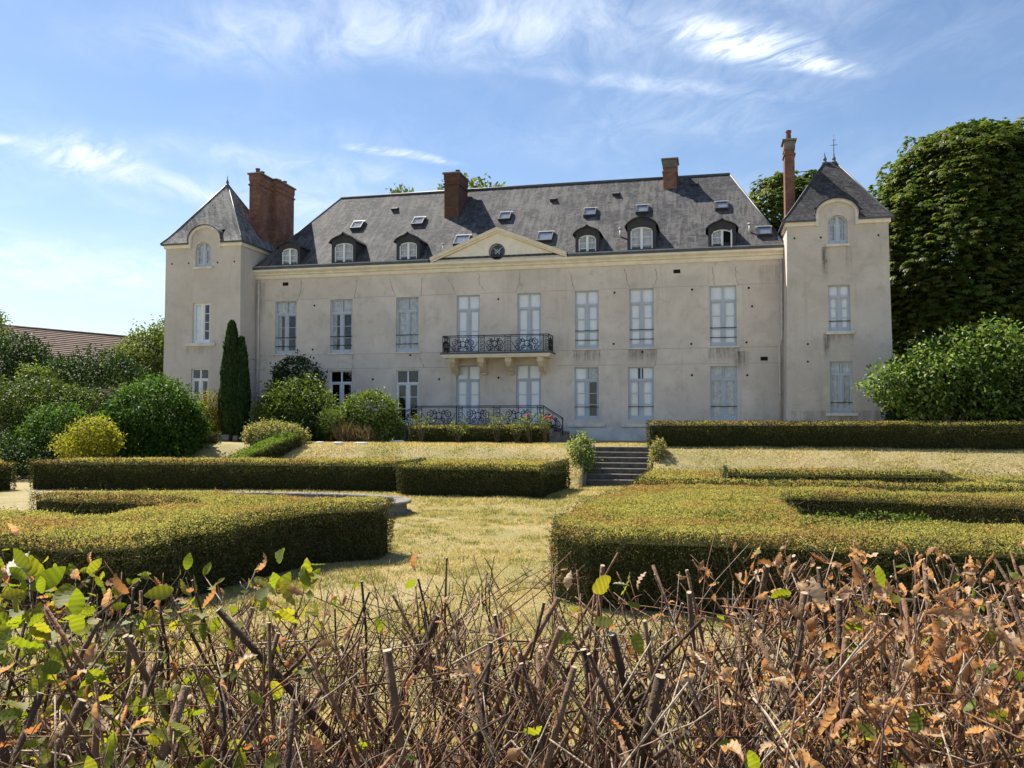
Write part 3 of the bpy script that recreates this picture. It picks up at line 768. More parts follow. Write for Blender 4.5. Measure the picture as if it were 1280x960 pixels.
# --- dormers -------------------------------------------------------
def dormer(x0, x1, z0, z1, rise, peak, open_leaf=False, label=None):
    d = group_part('dormer', label=label); y = 40.80; kx = y / 41.35; x0, x1, z0, z1 = x0 * kx, x1 * kx, 1.1 + (z0 - 1.1) * kx, 1.1 + (z1 - 1.1) * kx; sw = .15; cx = (x0 + x1) / 2; fz0 = 8.98
    ze = z1 + .04; a, b = x0 - sw, x1 + sw; half = (b - a) / 2 + .12
    n = 14
    def prof(t): return ze + rise * math.cos(abs(t) ** 1.1 * math.pi / 2) ** .75 + peak * max(0, 1 - abs(t) * 5)
    top = [(cx + half * t, prof(t)) for t in np.linspace(-1, 1, n + 1)]
    q = MB()                                                                 # front: two posts, apron and the filled arch over the window
    q.box(a, x0, y, y + .12, fz0, ze); q.box(x1, b, y, y + .12, fz0, ze); q.box(x0, x1, y, y + .12, fz0 - .1, z0)
    arch = [(x0 + (x1 - x0) * k / 8, z1 - .13 * ((k - 4) / 4) ** 2) for k in range(9)]
    for k in range(8):
        u, v = arch[k], arch[k + 1]; f = lambda xx: prof((xx - cx) / half) - .02
        q.hexa([(u[0], y, u[1]), (v[0], y, v[1]), (v[0], y + .12, v[1]), (u[0], y + .12, u[1])], [(u[0], y, f(u[0])), (v[0], y, f(v[0])), (v[0], y + .12, f(v[0])), (u[0], y + .12, f(u[0]))])
    for (u, v) in ((a, x0), (x1, b)):
        q.hexa([(u, y, ze), (v, y, ze), (v, y + .12, ze), (u, y + .12, ze)], [(u, y, prof((u - cx) / half) - .02), (v, y, prof((v - cx) / half) - .02), (v, y + .12, prof((v - cx) / half) - .02), (u, y + .12, prof((u - cx) / half) - .02)])
    sub(q, 'dormer_front', M['lead'], d, fix=False)
    yb = rfind(0, ze) + .15
    for xx in (a, b - .06):
        q = MB(); q.hexa([(xx, y + .12, fz0), (xx + .06, y + .12, fz0), (xx + .06, yb, ze), (xx, yb, ze)], [(xx, y + .12, ze + .05), (xx + .06, y + .12, ze + .05), (xx + .06, yb, ze + .05), (xx, yb, ze + .05)])
        sub(q, 'dormer_cheek', M['lead'], d)
    q = MB(); yr = rfind(0, ze + rise + peak) + .3
    for k in range(n):
        u, v = top[k], top[k + 1]
        q.hexa([(u[0], y - .13, u[1] - .05), (v[0], y - .13, v[1] - .05), (v[0], yr, v[1] - .05), (u[0], yr, u[1] - .05)], [(u[0], y - .13, u[1]), (v[0], y - .13, v[1]), (v[0], yr, v[1]), (u[0], yr, u[1])])
    sub(q, 'dormer_roof', M['slate_r'], d, fix=False)
    q = MB(); yw = y + .06; fo = .06
    q.box(x0, x0 + fo, yw, yw + .08, z0, z1 - .11); q.box(x1 - fo, x1, yw, yw + .08, z0, z1 - .11); q.box(x0, x1, yw, yw + .08, z0 - .01, z0 + .09)
    for k in range(8):
        u, v = arch[k], arch[k + 1]; q.hexa([(u[0], yw, u[1] - fo), (v[0], yw, v[1] - fo), (v[0], yw + .08, v[1] - fo), (u[0], yw + .08, u[1] - fo)], [(u[0], yw, u[1] + .01), (v[0], yw, v[1] + .01), (v[0], yw + .08, v[1] + .01), (u[0], yw + .08, u[1] + .01)])
    q.box(cx - .055, cx + .055, yw - .01, yw + .07, z0 + .09, z1 - .05)
    lv = [(x0 + fo, cx - .055), (cx + .055, x1 - fo)]
    if open_leaf: lv = lv[:1]; q.box(x1 - .10, x1 - .05, yw - .42, yw + .0, z0 + .06, z1 - .12); q.box(cx + .0, cx + .04, yw - .03, yw, z0 + .05, z1 - .1)
    for (u, v) in lv:
        for k in (1, 2): q.box(u, v, yw + .02, yw + .06, z0 + .09 + (z1 - z0 - .2) * k / 3 - .014, z0 + .09 + (z1 - z0 - .2) * k / 3 + .014)
    sub(q, 'frame', M['paint_w'], d, fix=False)
    for (u, v) in lv:
        for k in range(3):
            za, zb = z0 + .09 + (z1 - z0 - .2) * k / 3, z0 + .09 + (z1 - z0 - .2) * (k + 1) / 3
            link('pane', pane_me, d, ((u + v) / 2, yw + .04, (za + zb) / 2), (v - u, 1, zb - za - .02))
        q = MB()
        xs = np.linspace(u, v, 7)
        for k in range(6): q.poly([(xs[k], yw + .12 + .03 * (k % 2), z0), (xs[k + 1], yw + .12 + .03 * ((k + 1) % 2), z0), (xs[k + 1], yw + .12 + .03 * ((k + 1) % 2), z1), (xs[k], yw + .12 + .03 * (k % 2), z1)])
        sub(q, 'net_curtain', M['curtain'], d)
    if open_leaf:
        q = MB(); q.box(cx, x1, yw + .2, yw + .22, z0, z1); sub(q, 'unlit_room_sheet', M['hole'], d)  # black sheet stands in for the shade behind the open leaf
    return d


dormer(-22.12, -21.20, 9.14, 10.15, .30, .06)
dormer(-19.08, -18.03, 9.10, 10.29, .36, .16)
dormer(-15.46, -14.50, 9.08, 10.17, .34, .14)
dormer(-6.11, -5.24, 9.07, 10.09, .34, .12)
dormer(-3.56, -2.49, 9.05, 10.36, .44, .04)
dormer(.28, 1.26, 9.05, 10.05, .36, .12, True, 'dormer with one leaf of its window open')


# --- chimneys ------------------------------------------------------
def chimney(boxes, ztop, pots, capz=.42, label=None, bm_='brick'):
    c = group_part('chimney', label=label); q = MB()
    for (x0, x1, y0, y1, z0) in boxes: q.box(x0, x1, y0, y1, z0, ztop - capz)
    sub(q, 'stack', M[bm_], c, bevel=.012)
    q = MB()
    for (x0, x1, y0, y1, z0) in boxes:
        q.box(x0 - .05, x1 + .05, y0 - .05, y1 + .05, ztop - capz - .26, ztop - capz - .18)
    sub(q, 'string_course', M[bm_], c)
    for i, (x0, x1, y0, y1, z0) in enumerate(boxes):
        q = MB(); e = i * .004
        q.box(x0 - .03, x1 + .03, y0 - .03, y1 + .03, ztop - capz, ztop - .09 + e, 1); q.box(x0 - .10, x1 + .10, y0 - .10, y1 + .10, ztop - .09 + e, ztop + e)
        sub(q, 'cap', [M['cap'], M[bm_] if capz < .45 else M['cap']], c, bevel=.015)
    for (x, y, h) in pots:
        q = MB(); q.lathe([(.13, 0), (.11, h * .8), (.14, h * .85), (.13, h), (.06, h)], (x, y, ztop), 9); sub(q, 'chimney_pot', M['pot'], c)


chimney([(-24.25, -23.62, 41.65, 43.0, 8.8), (-24.25, -23.36, 43.0, 45.1, 8.8)], 14.45, [(-23.95, 42.0, .32), (-23.9, 42.4, .26), (-23.7, 43.9, .22), (-23.65, 44.5, .28)], label='wide red brick double stack beside the left tower')
chimney([(-13.82, -13.0, 43.85, 45.6, 10.9)], 14.42, [(-13.2, 44.3, .22)], label='dark brick stack rising over the middle of the roof', bm_='brick_d')
chimney([(-2.15, -1.45, 45.2, 46.3, 12.6)], 14.8, [], .5, label='short brick stack on the ridge')
chimney([(3.64, 4.08, 41.15, 41.95, 9.4)], 14.1, [(3.85, 41.5, .5)], .5, label='tall slender red brick stack beside the right tower')
q = MB(); q.tube([(4.1, 41.5, 12.6), (4.8, 41.5, 12.62)], .02, 5); part(q, 'stay_rod', M['zinc'], fix=False)


# --- ironwork ------------------------------------------------------
def scroll(mb, o, ux, cx, cz, r0, turns, start, hand, rr=.016):
    pts = []
    n = int(turns * 14)
    for k in range(n + 1):
        t = k / n; a = start + hand * t * turns * 2 * math.pi; r = r0 * (1 - .8 * t)
        pts.append(o + ux * (cx + r * math.cos(a)) + Vector((0, 0, cz + r * math.sin(a))))
    mb.tube(pts, rr * 1.35, 4)


def rail_panel(p0, p1, h0, h1, par, kind='scroll', name='railing_panel'):
    """wrought iron panel between two points at foot level p0, p1"""
    p0, p1 = Vector(p0), Vector(p1); d = p1 - p0; L = math.hypot(d.x, d.y); ux = Vector((d.x, d.y, 0)).normalized(); sl = d.z / L
    mb = MB(); up = Vector((0, 0, 1))
    P = lambda s, z: p0 + ux * s + up * (z + s * sl)
    for z in (h0, h1 - .07): mb.tube([P(0, z), P(L, z)], .014, 4)
    mb.tube([P(0, h1), P(L, h1)], .024, 5)
    for s in (0, L): mb.tube([P(s, h0 - .05), P(s, h1)], .018, 4)
    H = h1 - .07 - h0; zc = h0 + H / 2; o = p0 + up * 0
    class Sh(MB): pass
    tmp = MB()
    if kind == 'post':
        for k in range(4): scroll(tmp, o, ux, L / 2, h0 + H * (k + .5) / 4, min(L * .42, H / 8), 1., 0, 1, .012)
    else:
        r = H * .25
        for sg in (-1, 1):
            scroll(tmp, o, ux, L / 2 + sg * L * .27, zc + H * .12, r, 1.6, math.pi / 2, sg); scroll(tmp, o, ux, L / 2 + sg * L * .30, h0 + H * .22, r * .75, 1.4, -math.pi / 2, -sg)
            scroll(tmp, o, ux, L / 2 + sg * L * .10, h0 + H * .25, r * .7, 1.3, -math.pi / 2, sg); scroll(tmp, o, ux, L / 2 + sg * L * .11, zc + H * .22, r * .6, 1.2, math.pi / 2, -sg)
            pts = [o + ux * (L / 2 + sg * L * (.05 + .42 * t)) + up * (h0 + H * (.5 - .5 * math.sin(t * math.pi * 1.1))) for t in np.linspace(0, 1, 9)]; tmp.tube(pts, .014, 4)
        ring = [o + ux * (L / 2 + H * .2 * math.cos(a)) + up * (zc + H * .2 * math.sin(a)) for a in np.linspace(0, 2 * math.pi, 15)]; tmp.tube(ring, .02, 4)
        tmp.tube([o + ux * (L / 2) + up * h0, o + ux * (L / 2) + up * (h0 + H * .3)], .014, 4); tmp.tube([o + ux * (L / 2) + up * (zc + H * .2), o + ux * (L / 2) + up * (h0 + H)], .014, 4)
    tmp.v = [(v[0], v[1], v[2] + ((Vector(v) - p0).dot(ux)) * sl) for v in tmp.v]
    n = len(mb.v); mb.v += tmp.v; mb.f += [tuple(i + n for i in f) for f in tmp.f]; mb.m += tmp.m; mb.smooth += tmp.smooth
    sub(mb, name, M['iron'], par, fix=False)


def balcony():
    b = group_part('balcony'); q = MB()
    q.box(-12.68, -7.26, 39.80, 41, 4.10, 4.19); q.box(-12.62, -7.32, 39.86, 41, 4.02, 4.10)
    sub(q, 'slab', M['cream'], b, bevel=.012)
    q = MB(); q.box(-12.72, -7.22, 39.76, 41, 4.192, 4.27); sub(q, 'slab_covering', M['zinc'], b)
    for x in (-12.20, -10.74, -9.36, -7.78):
        q = MB(); w = .13
        q.box(x - w - .03, x + w + .03, 39.97, 41, 3.80, 4.02)
        pr = [(39.99, 3.80), (40.12, 3.6), (40.45, 3.36), (40.6, 3.30), (40.6, 3.24), (41, 3.24), (41, 3.80)]
        q.extrude_x(pr[::-1], x - w, x + w); sub(q, 'corbel', M['corbel'], b)
    y = 39.88; xs = [-12.66, -12.36, -10.72, -10.42, -9.50, -9.20, -7.52, -7.22]
    xs = [-12.62, -12.38, -10.80, -10.52, -9.48, -9.20, -7.60, -7.34]
    for k in range(7): rail_panel((xs[k], y, 0), (xs[k + 1], y, 0), 4.33, 5.09, b, 'post' if k % 2 == 0 else 'scroll')
    rail_panel((-12.62, 40.98, 0), (-12.62, y, 0), 4.33, 5.09, b); rail_panel((-7.34, y, 0), (-7.34, 40.98, 0), 4.33, 5.09, b)


balcony()


def perron():
    b = group_part('perron'); q = MB()
    q.box(-13.9, -7.15, 38.45, 40.93, -.2, .66); q.box(-13.98, -7.07, 38.37, 40.93, .662, .745); sub(q, 'landing', M['stone'], b, bevel=.015)
    for k in range(4):
        q = MB(); e = .3 * (k + 1); z = .60 - .15 * k
        q.box(-7.065 + e - .3, -7.06 + e, 37.9, 40.6, -.1, z); sub(q, 'step', M['stone_n'], b, bevel=.015)
        q = MB(); q.box(-13.99 - e, -13.985 - e + .3, 37.9, 40.6, -.1, z); sub(q, 'step', M['stone_n'], b, bevel=.015)
    y = 38.5; xs = [-13.45, -13.15, -11.75, -11.45, -9.95, -9.65, -7.75, -7.42]
    xs = [-13.50, -13.22, -11.50, -11.22, -9.68, -9.40, -7.62, -7.34]
    for k in range(7): rail_panel((xs[k], y, 0), (xs[k + 1], y, 0), .80, 1.64, b, 'post' if k % 2 == 0 else 'scroll')
    rail_panel((-7.34, y, 0), (-6.35, 37.95, -.56), .80, 1.64, b); rail_panel((-14.55, 37.95, -.56), (-13.50, y, 0), .80, 1.64, b)
    q = MB(); q.tube([(-6.35, 37.95, .1), (-6.35, 37.95, 1.1)], .03, 5); sub(q, 'railing_post', M['iron'], b, fix=False)


perron()


def downpipe(x, y, z1, jog):
    g = group_part('downpipe'); q = MB()
    q.tube([(x, y, z1), (x - jog * .0, y, 4.75), (x - jog, y, 4.45), (x - jog, y, 0)], .055, 7); sub(q, 'pipe', M['pipe'], g, fix=False)
    for z in (7.6, 6.1, 3.6, 2.2, .9):
        q = MB(); xx = x if z > 4.7 else x - jog; q.tube([(xx, y, z), (xx, y, z + .07)], .075, 7); q.box(xx - .02, xx + .02, y, 41.0, z + .01, z + .05); sub(q, 'bracket', M['pipe'], g, fix=False)


downpipe(-23.18, 40.88, 8.44, .0); downpipe(3.40, 40.88, 8.44, .12)
q = MB(); q.tube([(-23.3, 40.8, 4.2), (-23.42, 39.9, 4.25)], .045, 6); part(q, 'waste_pipe', M['pipe'], fix=False)
q = MB(); q.tube([(-23.4, 43, 10.9), (-20.9, 43, 10.95)], .012, 4); part(q, 'tie_rod', M['bar'], fix=False)


# ------------------------------------------------------------------ garden stairs
def garden_stairs():
    s = empty('garden_stairs', (-3.1, 31.4, ZG), label='dark stone garden steps climbing the bank to the terrace', cat='steps')
    n = 7; y0, y1 = 30.4, 32.5; rise = 1.3 / n; run = (y1 - y0) / n
    for k in range(n):
        q = MB(); ya = y0 + k * run; z = ZG + (k + 1) * rise; j = random.uniform(-.015, .015)
        q.box(-4.22, -2.0, ya + .03, y1 - k * .001, ZG - .1 + k * .0, z - .05); 
        q.box(-4.24 + j, -1.98 + j, ya, ya + run + .06, z - .05, z, 1)
        o = q.build('step', [M['stone_d'], M['stone_n']], None, bevel=.008); o.parent = s; o.location = (3.1, -31.4, -ZG)
    for x0, x1 in ((-4.46, -4.24), (-1.98, -1.78)):
        q = MB(); q.hexa([(x0, 30.2, ZG - .1), (x1, 30.2, ZG - .1), (x1, 32.7, ZG - .1), (x0, 32.7, ZG - .1)], [(x0, 30.2, ZG + .3), (x1, 30.2, ZG + .3), (x1, 32.7, .12), (x0, 32.7, .12)])
        o = q.build('cheek_wall', M['stone'], None, bevel=.015); o.parent = s; o.location = (3.1, -31.4, -ZG)


garden_stairs()


# ------------------------------------------------------------------ stone basin
def basin():
    c = Vector((-11.9, 19.6, ZG)); b = empty('stone_basin', c, label='low oval stone basin with a moulded rim behind the left clipped hedge', cat='basin'); n = 34; A, B = 4.7, 2.15
    rot = math.radians(8)
    def pt(a, e, z):
        x, y = (A + e) * math.cos(a), (B + e) * math.sin(a); return (x * math.cos(rot) - y * math.sin(rot), x * math.sin(rot) + y * math.cos(rot), z)
    for k in range(n):
        a0, a1 = 2 * math.pi * (k + .02) / n, 2 * math.pi * (k + .98) / n; q = MB(); h = random.uniform(-.008, .008)
        q.hexa([pt(a0, -.36, .27), pt(a0, .03, .27), pt(a1, .03, .27), pt(a1, -.36, .27)], [pt(a0, -.36, .34 + h), pt(a0, .03, .34 + h), pt(a1, .03, .34 + h), pt(a1, -.36, .34 + h)])
        q.build('coping_stone', M['stone'], b, bevel=.02)
    q = MB()
    for k in range(n):
        a0, a1 = 2 * math.pi * k / n, 2 * math.pi * (k + 1) / n
        q.hexa([pt(a0, -.35, -.1), pt(a0, -.06, -.1), pt(a1, -.06, -.1), pt(a1, -.35, -.1)], [pt(a0, -.35, .27), pt(a0, -.1, .27), pt(a1, -.1, .27), pt(a1, -.35, .27)])
        q.hexa([pt(a0, -.2, -.1), pt(a0, .06, -.1), pt(a1, .06, -.1), pt(a1, -.2, -.1)], [pt(a0, -.2, .05), pt(a0, .04, .05), pt(a1, .04, .05), pt(a1, -.2, .05)])
    q.build('basin_wall', M['stone'], b, fix=False)
    q = MB(); q.poly([pt(2 * math.pi * k / n, -.3, .02) for k in range(n)]); q.build('basin_floor', M['stone_d'], b)


basin()

# ------------------------------------------------------------------ clipped hedges
M['hedge_t'] = leafmat('scorched_clipped_foliage', [(0, (.30, .225, .08)), (.22, (.39, .32, .115)), (.48, (.25, .26, .065)), (.72, (.39, .345, .135)), (.88, (.16, .195, .04)), (1, (.36, .25, .11))], .5, .6, ((.31, .185, .085), .75, .44, .62, .75), tmul=(1.45, 1.40, .82), patch2=((.20, .20, .05), 1.6, .52, .66, .7))
M['hedge_s'] = leafmat('hedge_side_foliage', [(0, (.028, .044, .013)), (.35, (.055, .075, .02)), (.65, (.09, .102, .03)), (.88, (.12, .10, .042)), (1, (.23, .19, .10))], .2, .6, ((.075, .055, .03), 1.1, .55, .75, .4))  # side leaves darker than the tops: their shade is put into the colour
M['hedge_g'] = leafmat('green_clipped_foliage', [(0, (.09, .15, .02)), (.5, (.16, .23, .03)), (1, (.24, .29, .05))], .35, .55)
M['twigstuff'] = plain('hedge_twig_wood', (.10, .075, .05), .9, .4, 8)
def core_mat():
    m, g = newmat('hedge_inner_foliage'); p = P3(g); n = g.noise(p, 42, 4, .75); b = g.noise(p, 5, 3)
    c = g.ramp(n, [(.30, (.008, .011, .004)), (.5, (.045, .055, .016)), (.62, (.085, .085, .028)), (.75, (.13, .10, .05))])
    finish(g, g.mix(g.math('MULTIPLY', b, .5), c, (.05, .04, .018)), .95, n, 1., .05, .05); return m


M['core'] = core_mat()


def inpoly(P, poly):
    x, y = P[:, 0], P[:, 1]; r = np.zeros(len(P), bool); n = len(poly)
    for i in range(n):
        (x0, y0), (x1, y1) = poly[i], poly[(i + 1) % n]
        if y0 == y1: continue
        c = ((y0 > y) != (y1 > y)) & (x < (x1 - x0) * (y - y0) / (y1 - y0) + x0); r ^= c
    return r


HEDGES = []


def hedge(label, poly, z0, z1, dens=1500, L=.032, side_dens=None, top='hedge_t', side='hedge_s', group=None, zf=None, bump=.05, seed=0, stuff_top=True):
    poly = [tuple(p) for p in poly]
    A = sum(poly[i][0] * poly[(i + 1) % len(poly)][1] - poly[(i + 1) % len(poly)][0] * poly[i][1] for i in range(len(poly)))
    if A < 0: poly = poly[::-1]
    HEDGES.append(poly); n = len(poly)
    h = empty('clipped_hedge', (0, 0, 0), label=label, cat='hedge', group=group)
    zt = zf or (lambda X, Y: np.full(len(X), z1))
    # woody core, slightly inset
    bm = bmesh.new(); ins = .10
    pin = []
    for i in range(n):
        p, a, b = Vector(poly[i]), Vector(poly[i - 1]), Vector(poly[(i + 1) % n]); e0, e1 = (p - a).normalized(), (b - p).normalized()
        n0, n1 = Vector((-e0.y, e0.x)), Vector((-e1.y, e1.x)); m_ = (n0 + n1); m_ = m_ / max(.25, m_.length_squared) * 2 if m_.length > 1e-4 else n0
        pin.append(p + m_ * ins)
    lo = [bm.verts.new((p.x, p.y, z0 - .1)) for p in pin]; hi = [bm.verts.new((p.x, p.y, float(zt(np.array([p.x]), np.array([p.y]))[0]) - .13)) for p in pin]
    bm.faces.new(hi)
    for i in range(n): bm.faces.new((lo[i], lo[(i + 1) % n], hi[(i + 1) % n], hi[i]))
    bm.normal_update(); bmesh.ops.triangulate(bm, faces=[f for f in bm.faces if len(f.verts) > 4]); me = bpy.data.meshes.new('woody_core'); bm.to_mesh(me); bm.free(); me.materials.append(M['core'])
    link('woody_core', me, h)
    # top
    xs = [p[0] for p in poly]; ys = [p[1] for p in poly]; area = (max(xs) - min(xs)) * (max(ys) - min(ys)); N = int(area * dens)
    P = np.stack([rng.uniform(min(xs), max(xs), N), rng.uniform(min(ys), max(ys), N)], 1); P = P[inpoly(P, poly)]; P = P[(P[:, 0] < 7.2) & (P[:, 0] > -14.5 if dens > 3000 else True) | (rng.uniform(0, 1, len(P)) < .3)]; N = len(P)
    und = (vnoise(np.stack([P[:, 0] * 1.3, P[:, 1] * 1.3, P[:, 0] * 0 + seed], 1)) - .5) * bump * 2 + (vnoise(np.stack([P[:, 0] * 6, P[:, 1] * 6, P[:, 0] * 0 + seed], 1)) - .5) * bump * .8
    # thin bare patches
    ed = np.full(N, 9.)
    for i in range(n):
        a, b = np.array(poly[i]), np.array(poly[(i + 1) % n]); e = b - a; t = np.clip(((P - a) @ e) / (e @ e), 0, 1); ed = np.minimum(ed, np.linalg.norm(P - a - t[:, None] * e, axis=1))
    und = und - .06 * np.clip(1 - ed / .2, 0, 1) ** 2 + np.where(rng.uniform(0, 1, N) < .02, rng.uniform(0, .07, N), 0)
    P3_ = np.stack([P[:, 0], P[:, 1], zt(P[:, 0], P[:, 1]) + und - rng.uniform(0, .07, N) ** 1.0], 1)
    T = rvec(N); T[:, 2] = np.abs(T[:, 2]) * .8 + .25; Nn = rvec(N); Nn[:, 2] = np.abs(Nn[:, 2]) + .3
    ln = L * rng.uniform(.7, 1.5, N)
    rn = np.clip(rng.uniform(0, 1, N) * .6 + .4 * vnoise(np.stack([P[:, 0] * 2.2, P[:, 1] * 2.2, P[:, 0] * 0 + 5 + seed], 1)), 0, 1)
    leaf_object('hedge_top_foliage', P3_, T, Nn, ln, ln * .55, rn, M[top], h, kind='stuff')
    # sides
    Ps, Ns = [], []
    sd = side_dens or dens
    for i in range(n):
        a, b = np.array(poly[i]), np.array(poly[(i + 1) % n]); e = b - a; l = np.linalg.norm(e); nn = np.array([e[1], -e[0]]) / l
        mid = (a + b) / 2
        if nn @ (-mid) < 0: k = int(l * (z1 - z0) * sd * .2)               # faces turned away from the garden side get fewer leaves
        else: k = int(l * (z1 - z0) * sd)
        t = rng.uniform(0, 1, k); xy = a + t[:, None] * e; zz_t = zt(xy[:, 0], xy[:, 1]); z = z0 - .02 + (zz_t - z0 + .07) * rng.uniform(0, 1, k)
        off = (vnoise(np.stack([xy[:, 0] * 1.7, xy[:, 1] * 1.7, z * 1.7 + seed], 1)) - .5) * bump * 2.4 + (vnoise(np.stack([xy[:, 0] * 7, xy[:, 1] * 7, z * 7 + seed], 1)) - .5) * bump * 1.2
        low = np.clip(1 - (z - z0) / .25, 0, 1) * .05 + np.clip((z - zz_t) / .2 + 1, 0, 1) ** 2 * .03
        xy = xy + nn * (off * .8 - low - rng.uniform(-.02, .045, k))[:, None]
        Ps.append(np.concatenate([xy, z[:, None]], 1)); Ns.append(np.tile([nn[0], nn[1], .15], (k, 1)))
    Ps, Ns = np.concatenate(Ps), np.concatenate(Ns); k = len(Ps)
    T = rvec(k) + Ns * .7 + np.array([0, 0, .35]); Nn = rvec(k) * .8 + Ns; ln = L * rng.uniform(.7, 1.5, k)
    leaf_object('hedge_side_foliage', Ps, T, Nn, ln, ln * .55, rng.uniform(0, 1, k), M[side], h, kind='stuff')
    # bare twigs showing in the faces
    k2 = int(k * .07); idx = rng.integers(0, k, k2); Tw = rvec(k2) * np.array([.7, .7, 1.]) + Ns[idx] * .25; Tw[:, 2] = np.abs(Tw[:, 2])
    leaf_object('hedge_twigs', Ps[idx] + Ns[idx] * .015, Tw, Ns[idx] + rvec(k2) * .3, rng.uniform(.08, .24, k2), np.full(k2, .006 + L * .06), rng.uniform(0, 1, k2), M['twigstuff'], h, fold=.0, kind='stuff')
    return h


ZH = -.35
hedge('broad C-shaped clipped hedge with scorched top, right of the lawn opening', [(-2.05, 11.2), (-1.5, 10.7), (11, 10.35), (11, 13.0), (4.2, 13.0), (2.5, 13.15), (1.45, 13.75), (1.35, 15.8), (1.45, 17.2), (3.2, 16.9), (5.3, 16.2), (11, 15.9), (11, 18.7), (.2, 18.9), (-1.6, 18.3), (-2.0, 16.0), (-2.2, 12.6)], ZG, ZH, 3300, .025, 3600, group='clipped parterre hedges', seed=1, bump=.06)
hedge('C-shaped clipped hedge with scorched top, left of the lawn opening', [(-5.42, 14.3), (-5.42, 13.5), (-6.2, 12.9), (-6.5, 11.5), (-6.66, 9.8), (-6.7, 8.75), (-7.2, 8.5), (-8.4, 8.68), (-13, 8.75), (-16, 8.8), (-16, 11.35), (-9.3, 11.35), (-8.85, 12.1), (-8.5, 13.1), (-9.6, 13.55), (-12.5, 13.7), (-12.6, 14.6), (-10.6, 15.0), (-8.5, 14.95), (-6.0, 14.75)], ZG, ZH, 3300, .025, 3600, group='clipped parterre hedges', seed=2, bump=.06)
hedge('low clipped parterre hedge with three arms at the foot of the right grass bank', [(-1.85, 22.1), (.3, 21.95), (3.95, 21.5), (12, 21.2), (12, 26.9), (6.35, 26.9), (6.35, 23.0), (.44, 23.35), (.4, 26.9), (-1.75, 27.0)], ZG, -.50, 800, .042, 1900, group='clipped parterre hedges', seed=3)
hedge('short straight dark hedge strip set between the arms of the low right hedge', [(.5, 24.9), (6.3, 25.2), (6.3, 26.8), (.5, 26.8)], ZG, -.42, 700, .042, 1900, group='clipped parterre hedges', seed=13)
hedge('long straight dark clipped hedge across the left half of the garden', [(-22.4, 24.5), (-15, 25.5), (-9.55, 25.7), (-9.55, 28.3), (-22.4, 27.4)], ZG, ZH, 800, .042, 1900, seed=4)
hedge('low loose yellowish hedge continuing at the far left end of the garden', [(-25.2, 22.4), (-22.9, 22.7), (-22.6, 24.2), (-25.4, 24.0)], ZG, -.42, 700, .055, 1300, bump=.12, seed=12)
hedge('dark clipped hedge block with squared end beside the foot of the steps', [(-9.3, 24.75), (-4.75, 24.6), (-4.55, 28.5), (-9.4, 28.2)], ZG, ZH, 1000, .042, 2100, seed=5)
hedge('long clipped hedge on the terrace edge in front of the right tower', [(-2.2, 32.15), (18, 31.9), (18, 33.0), (-2.15, 33.25)], -.05, .93, 900, .046, 1700, seed=6)
hedge('low dark hedge in front of the iron railing of the entrance landing', [(-12.75, 35.3), (-12.3, 35.0), (-6.7, 35.3), (-6.6, 36.3), (-12.8, 36.3)], -.05, .73, 600, .05, 1400, side='hedge_s', seed=7)
hedge('bright green hedge sloping down the bank on the left', [(-18.3, 28.8), (-17.5, 28.3), (-15.9, 31.8), (-17.0, 32.0)], -1.0, .4, 1500, .05, 1500, 'hedge_g', 'hedge_s', zf=lambda X, Y: -.80 + (Y - 28.3) / 3.5 * 1.3, seed=8)
hedge('small dark squared hedge under the big round laurel', [(-22.9, 31.3), (-20.3, 31.3), (-20.2, 32.6), (-22.9, 32.6)], -.9, .45, 700, .06, 1000, 'hedge_s', 'hedge_s', seed=9)


# ------------------------------------------------------------------ grass
def grass(name, x0, x1, y0, y1, N, h, m, lim=None):
    P = np.stack([rng.uniform(x0, x1, N), rng.uniform(y0, y1, N)], 1)
    if lim: P = P[lim(P)]
    for poly in HEDGES: P = P[~inpoly(P, poly)]
    P = P[~((P[:, 0] > -4.5) & (P[:, 0] < -1.8) & (P[:, 1] > 30.2) & (P[:, 1] < 32.6))]
    N = len(P); z = ground_z(P[:, 0], P[:, 1]); a = rng.uniform(0, 2 * math.pi, N); hh = h * rng.uniform(.5, 1.4, N) * (.6 + .8 * vnoise(np.stack([P[:, 0] * 1.5, P[:, 1] * 1.5, z * 0], 1)))
    w = hh * rng.uniform(.10, .2, N); B = np.stack([np.cos(a), np.sin(a), 0 * a], 1) * w[:, None]; base = np.concatenate([P, z[:, None] - .005], 1)
    tip = base + np.stack([rng.normal(0, .55, N) * hh, rng.normal(0, .55, N) * hh, hh], 1)
    V = np.stack([base - B, base + B, tip], 1).reshape(-1, 3)
    rn = np.clip(.65 * rng.uniform(0, 1, N) + .35 * vnoise(np.stack([P[:, 0] * .8, P[:, 1] * .8, z * 0 + 3], 1)), 0, 1)
    link(name, np_mesh(name, V, np.arange(3 * N).reshape(-1, 3), [m], {'rnd': rn}), kind='stuff')


